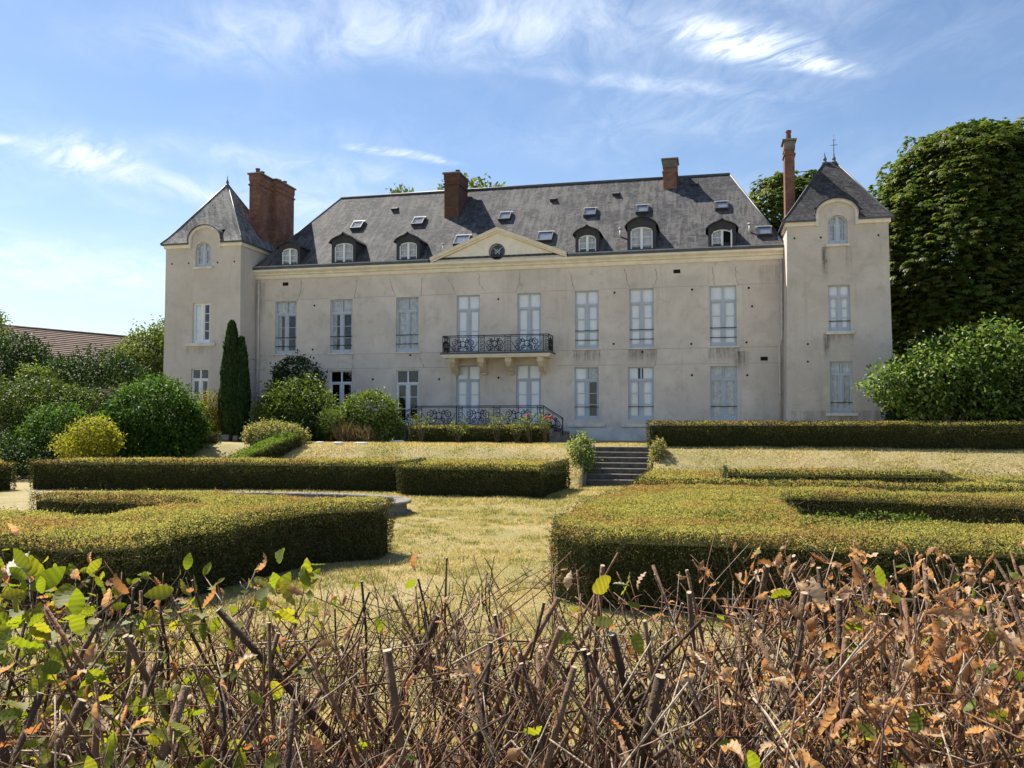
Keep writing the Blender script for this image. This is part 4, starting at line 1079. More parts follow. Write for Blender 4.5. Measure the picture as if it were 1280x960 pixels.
M['grass'] = leafmat('dry_grass_blades', [(0, (.66, .535, .32)), (.32, (.56, .455, .24)), (.54, (.42, .385, .15)), (.78, (.26, .275, .08)), (1, (.13, .17, .04))], .45, .7, tmul=(1.3, 1.2, .9))
tuft = lambda P: (vnoise(np.stack([P[:, 0] * 2.3, P[:, 1] * 2.3, P[:, 0] * 0 + 4], 1)) * vnoise(np.stack([P[:, 0] * 7, P[:, 1] * 7, P[:, 0] * 0 + 8], 1)) > .33)
vis = lambda P: np.abs((P[:, 0] * math.cos(AL) + P[:, 1] * math.sin(AL))) < .68 * (-P[:, 0] * math.sin(AL) + P[:, 1] * math.cos(AL)) + .5
grass('lawn_grass', -10, 1, 4, 22, 330000, .035, M['grass'], vis)
grass('near_grass', -6, 6, 3.6, 10.4, 70000, .04, M['grass'])
M['grass_g'] = leafmat('green_grass_tufts', [(0, (.40, .34, .14)), (.5, (.23, .25, .075)), (1, (.12, .16, .04))], .35, .7, tmul=(1.1, 1.15, .8))
grass('grass_tufts', -10, 1, 5, 29, 260000, .05, M['grass_g'], lambda P: vis(P) & tuft(P))
grass('bank_grass', -17.5, 14, 22, 35.5, 260000, .065, M['grass'], vis)


# ------------------------------------------------------------------ shrubs and trees
def crown_points(ells, N, inner=.25, seed=0, lump=.22, lscale=2.4):
    """points over lumpy ellipsoids (cx,cy,cz,rx,ry,rz): positions and outward directions"""
    w = np.array([(e[3] * e[4] + e[4] * e[5] + e[3] * e[5]) for e in ells]); w = w / w.sum(); idx = rng.choice(len(ells), N, p=w); E = np.array(ells)[idx]
    u = rvec(N); rho = np.where(rng.uniform(0, 1, N) < inner, rng.uniform(.45, .9, N), rng.uniform(.86, 1.0, N))
    rho = rho * (1 - lump + 2 * lump * vnoise(u * lscale + idx[:, None] * 7.3 + seed)) * (1 - lump * .4 + lump * .8 * vnoise(u * lscale * 2.7 + idx[:, None] * 3.1 + seed + 9))
    P = E[:, :3] + u * E[:, 3:6] * rho[:, None]; keep = np.ones(N, bool)
    for e in ells:
        q = ((P - np.array(e[:3])) / np.array(e[3:6])); keep &= (np.linalg.norm(q, axis=1) > .62) | (rng.uniform(0, 1, N) < .15)
    return P[keep], unit(u[keep] / E[keep, 3:6])


def trunk_mesh(name, base, tops, r, parent, m='bark'):
    q = MB(); b = Vector(base)
    for i, t in enumerate(tops):
        t = Vector(t); mid = b.lerp(t, .5) + Vector((random.uniform(-.1, .1), random.uniform(-.1, .1), 0)) * (t - b).length * .5
        q.tube([b, b.lerp(mid, .5), mid, t], [r * (1 if i == 0 else .75), r * .75, r * .5, r * .12], 7)
    o = q.build(name, M[m], None, fix=False); o.parent = parent; o.location = -Vector(parent.location); return o


def shrub(name, label, cat, base, ells, N, L, m, per=5, spread=.12, droop=.2, wr=.5, inner=.25, lump=.22, group=None, r=.05, trunk='stem', lscale=2.4, up=.0, crown='crown', fold=.15):
    t = empty(name, base, label=label, cat=cat, group=group)
    P, U = crown_points(ells, N // per, inner, random.randint(0, 99), lump, lscale)
    st_ = rng.uniform(0, 1, len(P)) < .07; P = np.where(st_[:, None], P + U * rng.uniform(.1, .55, len(P))[:, None] * L * 3, P)
    P = np.repeat(P, per, 0) + rng.normal(0, spread, (len(P) * per, 3)); U = np.repeat(U, per, 0); n = len(P)
    P[:, 2] = np.maximum(P[:, 2], base[2] + .03)
    T = U * .7 + rvec(n) * .8 + np.array([0, 0, -droop + up]); Nn = U * .6 + rvec(n) * .7 + np.array([0, 0, .5]); ln = L * rng.uniform(.6, 1.3, n)
    o = leaf_object(crown, P - np.array(base), T, Nn, ln, ln * wr, rng.uniform(0, 1, n), m, t, fold)
    trunk_mesh(trunk, (base[0], base[1], base[2] - .1), [(e[0], e[1], e[2] + e[5] * .35) for e in ells[:7]], r, t)
    return t


LM = dict(
    laurel=leafmat('dark_glossy_laurel', [(0, (.018, .045, .009)), (.5, (.05, .11, .018)), (1, (.125, .205, .034))], .32, .6),
    yellow=leafmat('golden_maple_leaves', [(0, (.12, .14, .02)), (.4, (.27, .26, .03)), (.75, (.38, .31, .035)), (1, (.15, .17, .03))], .45, .5),
    orange=leafmat('orange_tinged_maple_leaves', [(0, (.09, .12, .025)), (.4, (.16, .16, .035)), (.7, (.28, .17, .05)), (1, (.13, .16, .03))], .45, .5),
    cypress=leafmat('dark_cypress_sprays', [(0, (.012, .03, .012)), (.6, (.028, .058, .018)), (1, (.05, .085, .022))], .15, .6),
    ivy=leafmat('dark_evergreen_leaves', [(0, (.013, .032, .009)), (.6, (.03, .064, .016)), (1, (.065, .11, .026))], .2, .6),
    light=leafmat('light_green_leaves', [(0, (.04, .07, .014)), (.5, (.095, .14, .024)), (1, (.20, .23, .055))], .35, .48),
    light2=leafmat('bright_laurel_leaves', [(0, (.03, .07, .016)), (.5, (.105, .17, .035)), (1, (.27, .32, .085))], .35, .5, spec=.2),
    pale=leafmat('pale_variegated_leaves', [(0, (.10, .15, .04)), (.5, (.20, .24, .085)), (1, (.34, .33, .17))], .4, .5),
    hyd=leafmat('faded_hydrangea', [(0, (.09, .13, .025)), (.5, (.20, .20, .06)), (.8, (.36, .28, .16)), (1, (.40, .30, .22))], .4, .55),
    chest=leafmat('horse_chestnut_leaves', [(0, (.045, .07, .014)), (.4, (.075, .115, .021)), (.8, (.145, .17, .034)), (1, (.20, .15, .05))], .38, .42, ((.17, .11, .035), .35, .55, .75, .35)),
    bush=leafmat('dull_green_shrub', [(0, (.026, .046, .012)), (.5, (.06, .09, .02)), (1, (.13, .16, .038))], .3, .5),
    grey=leafmat('grey_brown_hedge_leaves', [(0, (.07, .06, .045)), (.5, (.12, .10, .075)), (1, (.10, .11, .05))], .25, .6),
    tree=leafmat('mid_green_tree_leaves', [(0, (.06, .09, .02)), (.5, (.11, .145, .03)), (1, (.17, .19, .05))], .4, .5),
    rose=leafmat('rose_leaves', [(0, (.05, .08, .02)), (.5, (.11, .14, .04)), (1, (.28, .27, .12))], .4, .5),
)

GZ = lambda x, y: float(ground_z(np.array([x]), np.array([y]))[0])
shrub('laurel_bush', 'large round glossy dark laurel bush before the left tower', 'bush', (-22.0, 30.6, GZ(-22, 30.6)), [(-22.0, 30.6, 1.15, 1.75, 1.6, 1.6), (-23.1, 30.4, .5, 1.1, 1.2, 1.2), (-21.0, 30.5, .6, 1.1, 1.1, 1.2), (-22.1, 30.5, 0, 1.7, 1.4, .9)], 26000, .16, LM['laurel'], 6, .12)
shrub('golden_maple', 'small bright yellow Japanese maple left of the laurel bush', 'tree', (-22.6, 27.6, GZ(-22.6, 27.6)), [(-22.35, 27.7, .62, .7, .7, .42), (-23.1, 27.6, .12, .7, .6, .36), (-22.0, 27.7, .2, .55, .6, .38), (-22.6, 27.5, -.3, .8, .7, .3)], 6500, .11, LM['yellow'], 6, .1, .35, lump=.35)
shrub('orange_maple', 'orange tinged Japanese maple between laurel bush and cypress', 'tree', (-22.6, 36, 0), [(-22.75, 36, 1.65, .7, .7, .6), (-22.4, 36, 1.1, .75, .7, .5), (-22.9, 35.9, .7, .6, .7, .5)], 6500, .11, LM['orange'], 6, .1, .35, lump=.35)


def cypress():
    t = empty('cypress', (-21.4, 35.6, 0), label='tall narrow dark cypress with two pointed tips by the left tower', cat='tree')
    Ps, Us = [], []
    for (cx, cy, H, R, N) in ((-.13, 0, 5.5, .55, 9000), (.30, .1, 4.75, .45, 6500)):
        z = rng.uniform(.05, 1, N); rr = R * np.minimum(1, (z + .25) * 1.6) ** .8 * np.clip((1 - z), 0, 1) ** .55 * 1.18; a = rng.uniform(0, 2 * math.pi, N)
        rr = rr * (.8 + .35 * vnoise(np.stack([np.cos(a) * 3, np.sin(a) * 3, z * 14], 1))) * np.where(rng.uniform(0, 1, N) < .2, .6, 1)
        Ps.append(np.stack([cx + rr * np.cos(a), cy + rr * np.sin(a), z * H], 1)); Us.append(np.stack([np.cos(a), np.sin(a), 0 * a], 1))
    P, U = np.concatenate(Ps), np.concatenate(Us); n = len(P); T = np.array([0, 0, 1.]) + U * .5 + rvec(n) * .35; ln = .17 * rng.uniform(.6, 1.3, n)
    leaf_object('crown', P, T, U + rvec(n) * .5, ln, ln * .42, rng.uniform(0, 1, n), LM['cypress'], t)
    for dx in (-.15, .32): trunk_mesh('trunk', (-21.4 + dx, 35.6, -.1), [(-21.4 + dx, 35.6, 4.4)], .10, t)


cypress()
shrub('wall_shrub', 'round topped dark evergreen shrub against the chateau wall', 'shrub', (-20.2, 39.5, 0), [(-20.2, 39.5, 2.9, 1.3, .9, 1.2), (-20.3, 39.5, 1.5, 1.35, .9, 1.4)], 12000, .15, LM['ivy'], 6, .1)
shrub('broad_shrub', 'wide light green shrub below the first ground floor windows', 'shrub', (-18.6, 36.2, 0), [(-18.6, 36.2, 1.75, 1.45, 1.3, 1.1), (-19.5, 36.0, 1.1, 1.0, 1.1, .9), (-17.6, 36.0, 1.15, 1.0, 1.1, 1.0), (-18.5, 36.0, .6, 1.9, 1.3, .8)], 17000, .15, LM['light'], 6, .13, lump=.3)
shrub('rounded_shrub', 'dense rounded pale green shrub left of the glazed door', 'shrub', (-14.9, 36.2, 0), [(-14.9, 36.2, 1.25, 1.3, 1.2, 1.0), (-15.4, 36.0, .8, 1.0, 1.1, .8), (-14.4, 36, .6, 1.1, 1.0, .7)], 13000, .13, LM['light'], 6, .1)
shrub('dark_shrub', 'low dark shrub in shade under the wide green shrub', 'shrub', (-17.6, 35.3, 0), [(-17.6, 35.3, .5, 1.2, .8, .65), (-16.8, 35.4, .35, .8, .7, .5)], 6000, .12, LM['ivy'], 6, .1)
shrub('feathery_shrub', 'small feathery yellow green shrub between the two rounded shrubs', 'shrub', (-16.2, 35.0, 0), [(-16.2, 35.0, .95, .6, .5, .5), (-16.3, 35, .5, .45, .4, .4)], 4500, .10, LM['light'], 6, .08, up=.5, wr=.25)
shrub('hydrangea', 'faded cream hydrangea bush spilling onto the bank', 'shrub', (-17.9, 32.9, GZ(-17.9, 32.9)), [(-17.9, 32.9, .35, 1.0, .8, .55), (-17.1, 32.9, .2, .7, .7, .45), (-18.6, 33, .35, .6, .6, .5)], 7500, .11, LM['hyd'], 6, .08)
shrub('hydrangea', 'small dark green bush at the lower end of the hydrangea', 'shrub', (-16.9, 31.9, GZ(-16.9, 31.9)), [(-16.9, 31.9, .0, .8, .6, .4), (-17.5, 31.6, -.1, .6, .5, .35)], 3500, .11, LM['ivy'], 6, .08)
shrub('bamboo_tuft', 'dry brown cane clump in front of the rounded pale shrub', 'shrub', (-15.0, 34.6, 0), [(-15.3, 34.6, .28, .5, .25, .3), (-14.5, 34.7, .25, .35, .25, .28)], 1100, .34, leafmat('dry_brown_canes', [(0, (.12, .08, .045)), (.6, (.20, .14, .08)), (1, (.30, .23, .14))], .2, .7), 4, .06, 0, .07, up=1.6)
for i, (x, y, w) in enumerate([(-13.7, 32.4, .3), (-14.5, 32.0, .22), (-13.2, 35.2, .34), (-15.6, 32.6, .18)]):
    q = MB(); q.hexa([(-w, -.15, -.05), (w, -.15, -.05), (w * .9, .15, -.05), (-w, .15, -.05)], [(-w * .9, -.12, .1), (w * .8, -.13, .12), (w * .85, .12, .1), (-w * .85, .13, .11)])
    o = q.build('edging_stone', M['sill'], None, bevel=.03, label=['pale edging stone below the brown cane clump', 'small pale edging stone at the foot of the shrubs', 'pale stone slab left of the low dark hedge', 'smallest pale edging stone near the wide green shrub'][i], cat='stone', group='pale edging stones under the shrubs'); o.location = (x, y, GZ(x, y))

# roses in front of the low hedge
def rose(x, y, h, w, label, red=0):
    t = empty('rose_bush', (x, y, 0), label=label, cat='rose', group='rose bushes in front of the low hedge'); tops = []
    for k in range(6):
        a = random.uniform(0, 6.28); tops.append((x + w * .8 * math.cos(a), y + .25 * math.sin(a), h * random.uniform(.75, 1)))
    q = MB()
    for tp in tops:
        b = Vector((x + random.uniform(-.06, .06), y, -.03)); tp = Vector(tp); m_ = b.lerp(tp, .5) + Vector((random.uniform(-.08, .08), 0, .05)); q.tube([b, m_, tp], [.02, .015, .007], 5)
    o = q.build('stem', M['bark'], t, fix=False); o.location = (-x, -y, 0)
    c = np.array([[tp[0] - x, tp[1] - y, tp[2]] for tp in tops]); n = 230; P = c[rng.integers(0, 6, n)] * rng.uniform(.62, 1.05, n)[:, None] + rng.normal(0, .09, (n, 3)); ln = .085 * rng.uniform(.6, 1.3, n)
    leaf_object('rose_leaves', P, rvec(n), rvec(n) + np.array([0, 0, .6]), ln, ln * .6, rng.uniform(0, 1, n), LM['rose'], t)
    for k in range(red):
        q = MB(); q.lathe([(.01, -.05), (.06, -.02), (.085, .02), (.06, .06), (.02, .07)], (0, 0, 0), 8); f = q.build('flower', M['red'], t); f.location = (tops[k][0] - x + .05, -.1, tops[k][2] + .06)


M['red'] = plain('red_rose_petals', (.55, .03, .06), .6, .2, 9)
rose(-11.9, 34.7, 1.25, .45, 'rose bush at the left end of the low hedge')
rose(-10.3, 34.7, 1.0, .45, 'low rose bush with pale leaves, second from the left')
rose(-8.65, 34.7, 1.35, .5, 'tallest pale rose bush, before the middle of the railing')
rose(-7.75, 34.75, .95, .3, 'short thin rose bush between the tall one and the red ones')
rose(-7.15, 34.7, 1.3, .4, 'rose bush carrying one red bloom below the right doors', 1)
rose(-6.55, 34.75, 1.25, .35, 'red flowering rose bush at the right end of the low hedge', 2)

# ivy on the stair ends
shrub('stair_shrub', 'pale leafy creeper clump at the left of the garden steps', 'shrub', (-4.5, 30.9, ZG), [(-4.55, 31.0, -.05, .34, .4, .34), (-4.35, 30.9, -.45, .30, .4, .4), (-4.62, 30.8, -.85, .30, .4, .5), (-4.5, 31.1, .25, .16, .2, .2)], 3000, .12, LM['pale'], 4, .07, .3, r=.03, lump=.4)
shrub('stair_shrub', 'dry thin creeper clump at the right of the garden steps', 'shrub', (-1.75, 31.1, ZG), [(-1.72, 31.2, -.15, .26, .35, .45), (-1.75, 31.0, -.65, .24, .3, .45)], 2800, .09, LM['hyd'], 5, .05, .3, r=.03)

shrub('bindweed', 'trailing bright green weeds growing out of the right hedge top', 'weed', (1.2, 12.7, -.6), [(.3, 12.75, -.36, .35, .15, .07), (1.1, 12.75, -.37, .4, .14, .07), (1.7, 12.9, -.36, .35, .14, .08), (2.4, 13.0, -.35, .4, .14, .09), (2.9, 13.0, -.36, .25, .12, .07)], 900, .055, LM['light'], 3, .03, .2, .6, r=.008)
# left background
shrub('round_shrub', 'dark rounded shrub left of the golden maple', 'shrub', (-26.2, 30.2, GZ(-26.2, 30.2)), [(-26.2, 30.2, .55, 1.4, 1.1, 1.05), (-26.3, 30.2, -.1, 1.5, 1.0, .7)], 9000, .14, LM['laurel'], 6, .1)
shrub('shade_shrub', 'very dark low shrub at the far left edge', 'shrub', (-28.2, 28.6, GZ(-28.2, 28.6)), [(-28.2, 28.6, -.3, 1.6, 1.2, .8), (-26.2, 28.3, -.5, 1.2, .9, .6)], 7000, .14, LM['ivy'], 6, .1)
shrub('tall_hedge', 'long bushy green hedge under the barn roof at left', 'hedge', (-30.5, 34.5, -.2), [(-33, 34.8, 1.4, 2.2, 1.3, 1.5), (-30.6, 34.6, 1.35, 2.0, 1.2, 1.4), (-28.6, 34.4, 1.1, 1.6, 1.2, 1.3), (-31.5, 34.2, .3, 3.4, 1.2, 1.0)], 22000, .16, LM['bush'], 6, .13)
shrub('grey_hedge', 'dry grey brown hedge end left of the laurel', 'hedge', (-27.0, 35.2, 0), [(-27.2, 35.3, 1.2, 1.5, 1.0, 1.25), (-26.2, 35.2, .9, 1.1, .9, 1.1)], 9000, .13, LM['grey'], 6, .1)
shrub('dark_bush', 'broad dark green bush behind the grey hedge', 'bush', (-34.0, 42.5, 1), [(-34.0, 42.5, 2.9, 2.4, 1.8, 2.0), (-36.5, 42.5, 2.8, 1.8, 1.6, 1.8), (-32.2, 42.4, 2.4, 1.7, 1.5, 1.8), (-34, 42, 1, 4, 1.6, 1.5)], 18000, .2, LM['ivy'], 6, .16)
shrub('leaning_bush', 'tawny green shrub poking up below the barn roof', 'shrub', (-36.6, 40.6, 1), [(-36.6, 40.6, 2.7, 1.2, 1.0, 1.3), (-36.2, 40.6, 1.8, 1.3, 1.0, 1.2)], 7000, .18, LM['light'], 6, .14, lump=.35)
shrub('dark_tree', 'dark leafy tree at the far left before the barn', 'tree', (-42.5, 45, 0), [(-42.6, 45, 4.5, 2.2, 2.0, 1.8), (-44.5, 45, 3.8, 2.0, 2, 2.2), (-41.2, 45, 3.6, 1.7, 1.6, 1.6)], 14000, .22, LM['ivy'], 6, .18, r=.16, trunk='trunk')
shrub('light_tree', 'light green tree rising just left of the left tower', 'tree', (-34.6, 48.5, 0), [(-35.0, 48.5, 5.2, 2.0, 1.8, 1.7), (-33.4, 48.5, 5.4, 1.8, 1.6, 1.9), (-36.4, 48.5, 4.2, 1.6, 1.5, 1.4), (-34.4, 48.4, 3.2, 2.4, 1.6, 1.6)], 16000, .22, LM['tree'], 6, .2, lump=.35, r=.16, trunk='trunk')
shrub('distant_tree', 'distant tree whose branch tips enter at the far left', 'tree', (-64.5, 63, 0), [(-63.8, 63, 8.6, 2.9, 2.4, 2.2), (-66, 63, 7.5, 3, 2.4, 2.6)], 6000, .34, LM['tree'], 6, .26, r=.25, trunk='trunk')

# right side and behind the roofs
shrub('broad_laurel', 'big spreading bright green laurel in front of the right tower', 'bush', (9.6, 36.8, 0), [(10.7, 36.8, 3.35, 1.9, 1.4, 1.25), (8.7, 36.6, 2.75, 1.4, 1.2, .95), (7.2, 36.4, 2.35, .95, .8, .6), (12.9, 36.9, 3.1, 1.8, 1.4, 1.2), (15.0, 36.9, 2.9, 2.0, 1.5, 1.3), (9.2, 36.5, 1.85, 1.9, 1.0, .6), (11.9, 36.6, 1.9, 2.1, 1.1, .75)], 27000, .20, LM['light2'], 6, .16, lump=.5, r=.1, lscale=4.2, inner=.22)
shrub('shade_hedge', 'dark evergreen hedge in shade under the bright laurel', 'hedge', (11, 38.2, 0), [(9.3, 38.3, 1.1, 1.9, .8, 1.5), (12.5, 38.2, 1.2, 2.4, .8, 1.6), (16, 38.2, 1.2, 2.5, .8, 1.6), (9.5, 38.1, .3, 2.0, .7, .7), (13, 38.1, .3, 3, .7, .7)], 24000, .17, LM['ivy'], 6, .13)

shrub('low_shrub', 'low dark evergreen shrub filling the gap beneath the bright laurel', 'shrub', (9.0, 37.6, 0), [(8.3, 37.7, .6, 1.0, .6, .9), (9.8, 37.6, .7, 1.3, .6, 1.0), (11.6, 37.6, .7, 1.4, .6, 1.0), (13.6, 37.6, .7, 1.5, .6, 1.0)], 20000, .17, LM['ivy'], 6, .1, lump=.12)
shrub('hedgerow', 'dark far hedgerow closing the view behind the big chestnut', 'hedgerow', (20, 64, 0), [(8 + 5 * k, 64 + (k % 2), 2.2, 3.4, 2.2, 3.2 + .6 * (k % 3)) for k in range(8)], 15000, .5, LM['ivy'], 6, .3, lump=.25, r=.2)


def chestnut(label, base, ells, fans, L, m, r, seed, limbs=True):
    t = empty('chestnut_tree', base, label=label, cat='tree', group='horse chestnut trees')
    P, U = crown_points(ells, fans, .30, seed, .16, 5.2); P = P + rng.normal(0, .08, P.shape); n = len(P); per = 6
    rt = unit(np.cross(U, np.array([0, 0, 1.]) + rvec(n) * .1)); out = unit(U * np.array([1, 1, .25]) + np.array([0, 0, -.35]) + rvec(n) * .5); up = unit(np.cross(rt, out)); up = np.where(up[:, 2:3] < 0, -up, up)
    sc = L * rng.uniform(.7, 1.25, n); Pl, Tl, Nl, Ll, Rn = [], [], [], [], []; base_r = rng.uniform(0, 1, n)
    for k in range(per):
        a = math.radians(-100 + 200 * k / (per - 1)); T = out * math.cos(a) + rt * math.sin(a) + np.array([0, 0, -.30]) + rvec(n) * .12
        Pl.append(P); Tl.append(T); Nl.append(up + rvec(n) * .25); Ll.append(sc * (1 - .22 * abs(a) / 1.75)); Rn.append(np.clip(base_r * .75 + rng.uniform(0, .25, n), 0, 1))
    P2, T2, N2, L2, R2 = map(np.concatenate, (Pl, Tl, Nl, Ll, Rn))
    leaf_object('crown', P2 - np.array(base), T2, N2, L2, L2 * .5, R2, m, t, .08)
    trunk_mesh('trunk', (base[0], base[1], base[2] - .2), [(base[0] + .2, base[1], base[2] + 8)] + [(e[0], e[1], e[2]) for e in ells[1:8]], r, t)
    return t


chestnut('huge rounded horse chestnut beside the right tower', (13.9, 50, 0), [(13.85, 50, 11.6, 4.8, 4.8, 5.3), (11.25, 48.6, 9.2, 3.4, 3.6, 4.4), (17.25, 49, 10.6, 5.0, 4.6, 5.6), (13.25, 47.2, 8.6, 4.2, 3.0, 4.6), (10.95, 49, 5.6, 3.0, 3.0, 3.2), (17.15, 47, 7.2, 4.6, 3.2, 4.2), (13.85, 48.8, 13.6, 3.6, 3.6, 2.9), (21.15, 50, 9.5, 4.6, 4.4, 6.0), (12.3, 49.5, 11.9, 2.9, 3.2, 4.2), (11.0, 49.3, 10.4, 2.1, 2.6, 3.6)], 76000, .29, LM['chest'], .55, 3)
chestnut('horse chestnut showing between the main roof and the right tower', (5.2, 60.5, 0), [(5.4, 60.5, 15.0, 2.9, 2.4, 2.9), (7.2, 60.5, 14.8, 2.4, 2.4, 3.0), (3.8, 60.5, 12.6, 2.2, 2.2, 2.6), (9, 61, 13, 3, 2.6, 3)], 9000, .36, LM['chest'], .4, 5)
for i, (x, w, top, lb) in enumerate([(-24.4, .8, 20.0, 'small leafy treetop peeping over the ridge at its left end'), (-19.2, 2.2, 20.6, 'treetop showing over the ridge behind the dark central chimney')]):
    shrub('far_treetop', lb, 'tree', (x, 66, 0), [(x, 66, top - 1.4, w, 1.6, 1.3), (x + w * .7, 66.2, top - 1.7, w * .7, 1.4, 1.2), (x, 66, top - 3, w * 1.2, 1.6, 2)], 2600, .38, LM['tree'], 6, .22, lump=.35, group='treetops beyond the main ridge', r=.2, trunk='trunk')


# ------------------------------------------------------------------ barn at the left
def barn():
    b = empty('barn', (-66, 76, 0), label='long low barn with brown tiled roof behind the trees at left', cat='barn')
    a, c = Vector((-78, 74.5, 11.3)), Vector((-53.5, 77.5, 8.9)); mt = plain('brown_roof_tiles', (.125, .08, .06), .85, .4, 1.5, .4, bscale=7)
    ax = (c - a); down = Vector((2.2, -8.5, -4.6)); n = 22; o = Vector((66, -76, 0))
    for k in range(n):
        t0, t1 = k / n, (k + 1) / n; p0, p1 = a + down * t0, c + down * t0; q0, q1 = a + down * t1, c + down * t1; up = Vector((0, -.02, .09))
        q = MB(); q.hexa([p0 + o, p1 + o, q1 + o, q0 + o], [p0 + o + up * .1, p1 + o + up * .1, q1 + o + up, q0 + o + up]); q.build('tile_course', mt, b)
    q = MB(); q.tube([a + o + Vector((0, 0, .05)), c + o + Vector((0, 0, .05))], .16, 6); q.build('ridge_tile', mt, b, fix=False)
    q = MB(); e0, e1 = a + down + o + Vector((0, .6, 0)), c + down + o + Vector((0, .6, 0)); q.hexa([(e0.x, e0.y, -.2), (e1.x, e1.y, -.2), (e1.x, e1.y + 14, -.2), (e0.x, e0.y + 14, -.2)], [(e0.x, e0.y, e0.z - .3), (e1.x, e1.y, e1.z - .3), (e1.x, e1.y + 14, e1.z - .3), (e0.x, e0.y + 14, e0.z - .3)]); q.build('wall', M['stone'], b)
    q = MB(); bk = Vector((-2, 8.5, -4.6)); q.poly([a + o, c + o, c + bk + o, a + bk + o]); q.build('rear_slope', mt, b)


barn()


# ------------------------------------------------------------------ cut hornbeam hedge in front of the viewer
def fw(u, w): return (u * math.cos(AL) - w * math.sin(AL), u * math.sin(AL) + w * math.cos(AL))


def twigmat(name, c, var=.4):
    return plain(name, c, .8, var, 18, .5, bscale=60)


def dryleafmat(name, stops, transl, tc):
    m, g = newmat(name); info = g.node('ShaderNodeObjectInfo').outputs['Random']; p = P3(g)
    at = g.node('ShaderNodeAttribute', attribute_name='rnd', attribute_type='GEOMETRY').outputs['Fac']
    f = g.math('FRACT', g.math('ADD', info, at)); c = g.ramp(f, stops); n = g.noise(p, 45, 4, .65)
    bd = g.node('ShaderNodeAttribute', attribute_name='band', attribute_type='GEOMETRY').outputs['Fac']; c = g.mix(g.math('MULTIPLY', bd, .38), c, tuple(v * .4 for v in stops[1 if len(stops) > 2 else 0][1]))  # every second pleat row darkened: pleat shading put into the leaf colour
    c = g.mix(g.math('MULTIPLY', g.maprange(n, .5, .7), .55), c, tuple(v * .45 for v in stops[0][1]))
    def ex(out):
        t = g.node('ShaderNodeBsdfTranslucent', {'Color': g.mix(1., c, tc, 'MULTIPLY')}); mx = g.node('ShaderNodeMixShader', {0: transl}); g.l.new(out, mx.inputs[1]); g.l.new(t.outputs[0], mx.inputs[2]); return mx.outputs[0]
    finish(g, c, .55, n, .2, .004, .35, extra=ex); return m


def leaf_mesh(curl, fold, jag, twist, n=11, wide=.48, pleat=.05):
    """one hornbeam leaf about 1 long along +X: pleated between its side veins, folded along the midrib, curled and twisted"""
    x = z = 0.; V, F = [], []; wob = [random.uniform(-1, 1) for _ in range(4)]
    for i in range(n + 1):
        t = i / n; w = wide * (math.sin(math.pi * min(1, t * .97 + .03)) ** .75) * .5 * (1.1 - .35 * t) + .003
        ca = curl * t + wob[0] * .25 * math.sin(t * 5 + wob[1] * 3); x, z = (x + math.cos(ca) / n, z + math.sin(ca) / n) if i else (0., 0.)
        pl = pleat * (1 if i % 2 else -1) * math.sin(math.pi * t) ** .6; tw = twist * (t - .4); fo = fold * (1 + .5 * math.sin(t * 4 + wob[2] * 3))
        for s in (-1, 0, 1):
            ww = w * (1 + random.uniform(-jag, jag) + (.02 if i % 2 else -.01)); yy = s * ww * math.cos(fo); zz = abs(s) * ww * math.sin(fo) + (pl if s else -pl * .2) + random.uniform(-jag, jag) * .06
            y2, z2 = yy * math.cos(tw) - zz * math.sin(tw), yy * math.sin(tw) + zz * math.cos(tw); V.append((x - math.sin(ca) * z2, y2, z + math.cos(ca) * z2))
    for i in range(n):
        for s in (0, 1): a = i * 3 + s; F.append((a, a + 1, a + 4, a + 3))
    return np.array(V), np.array(F)


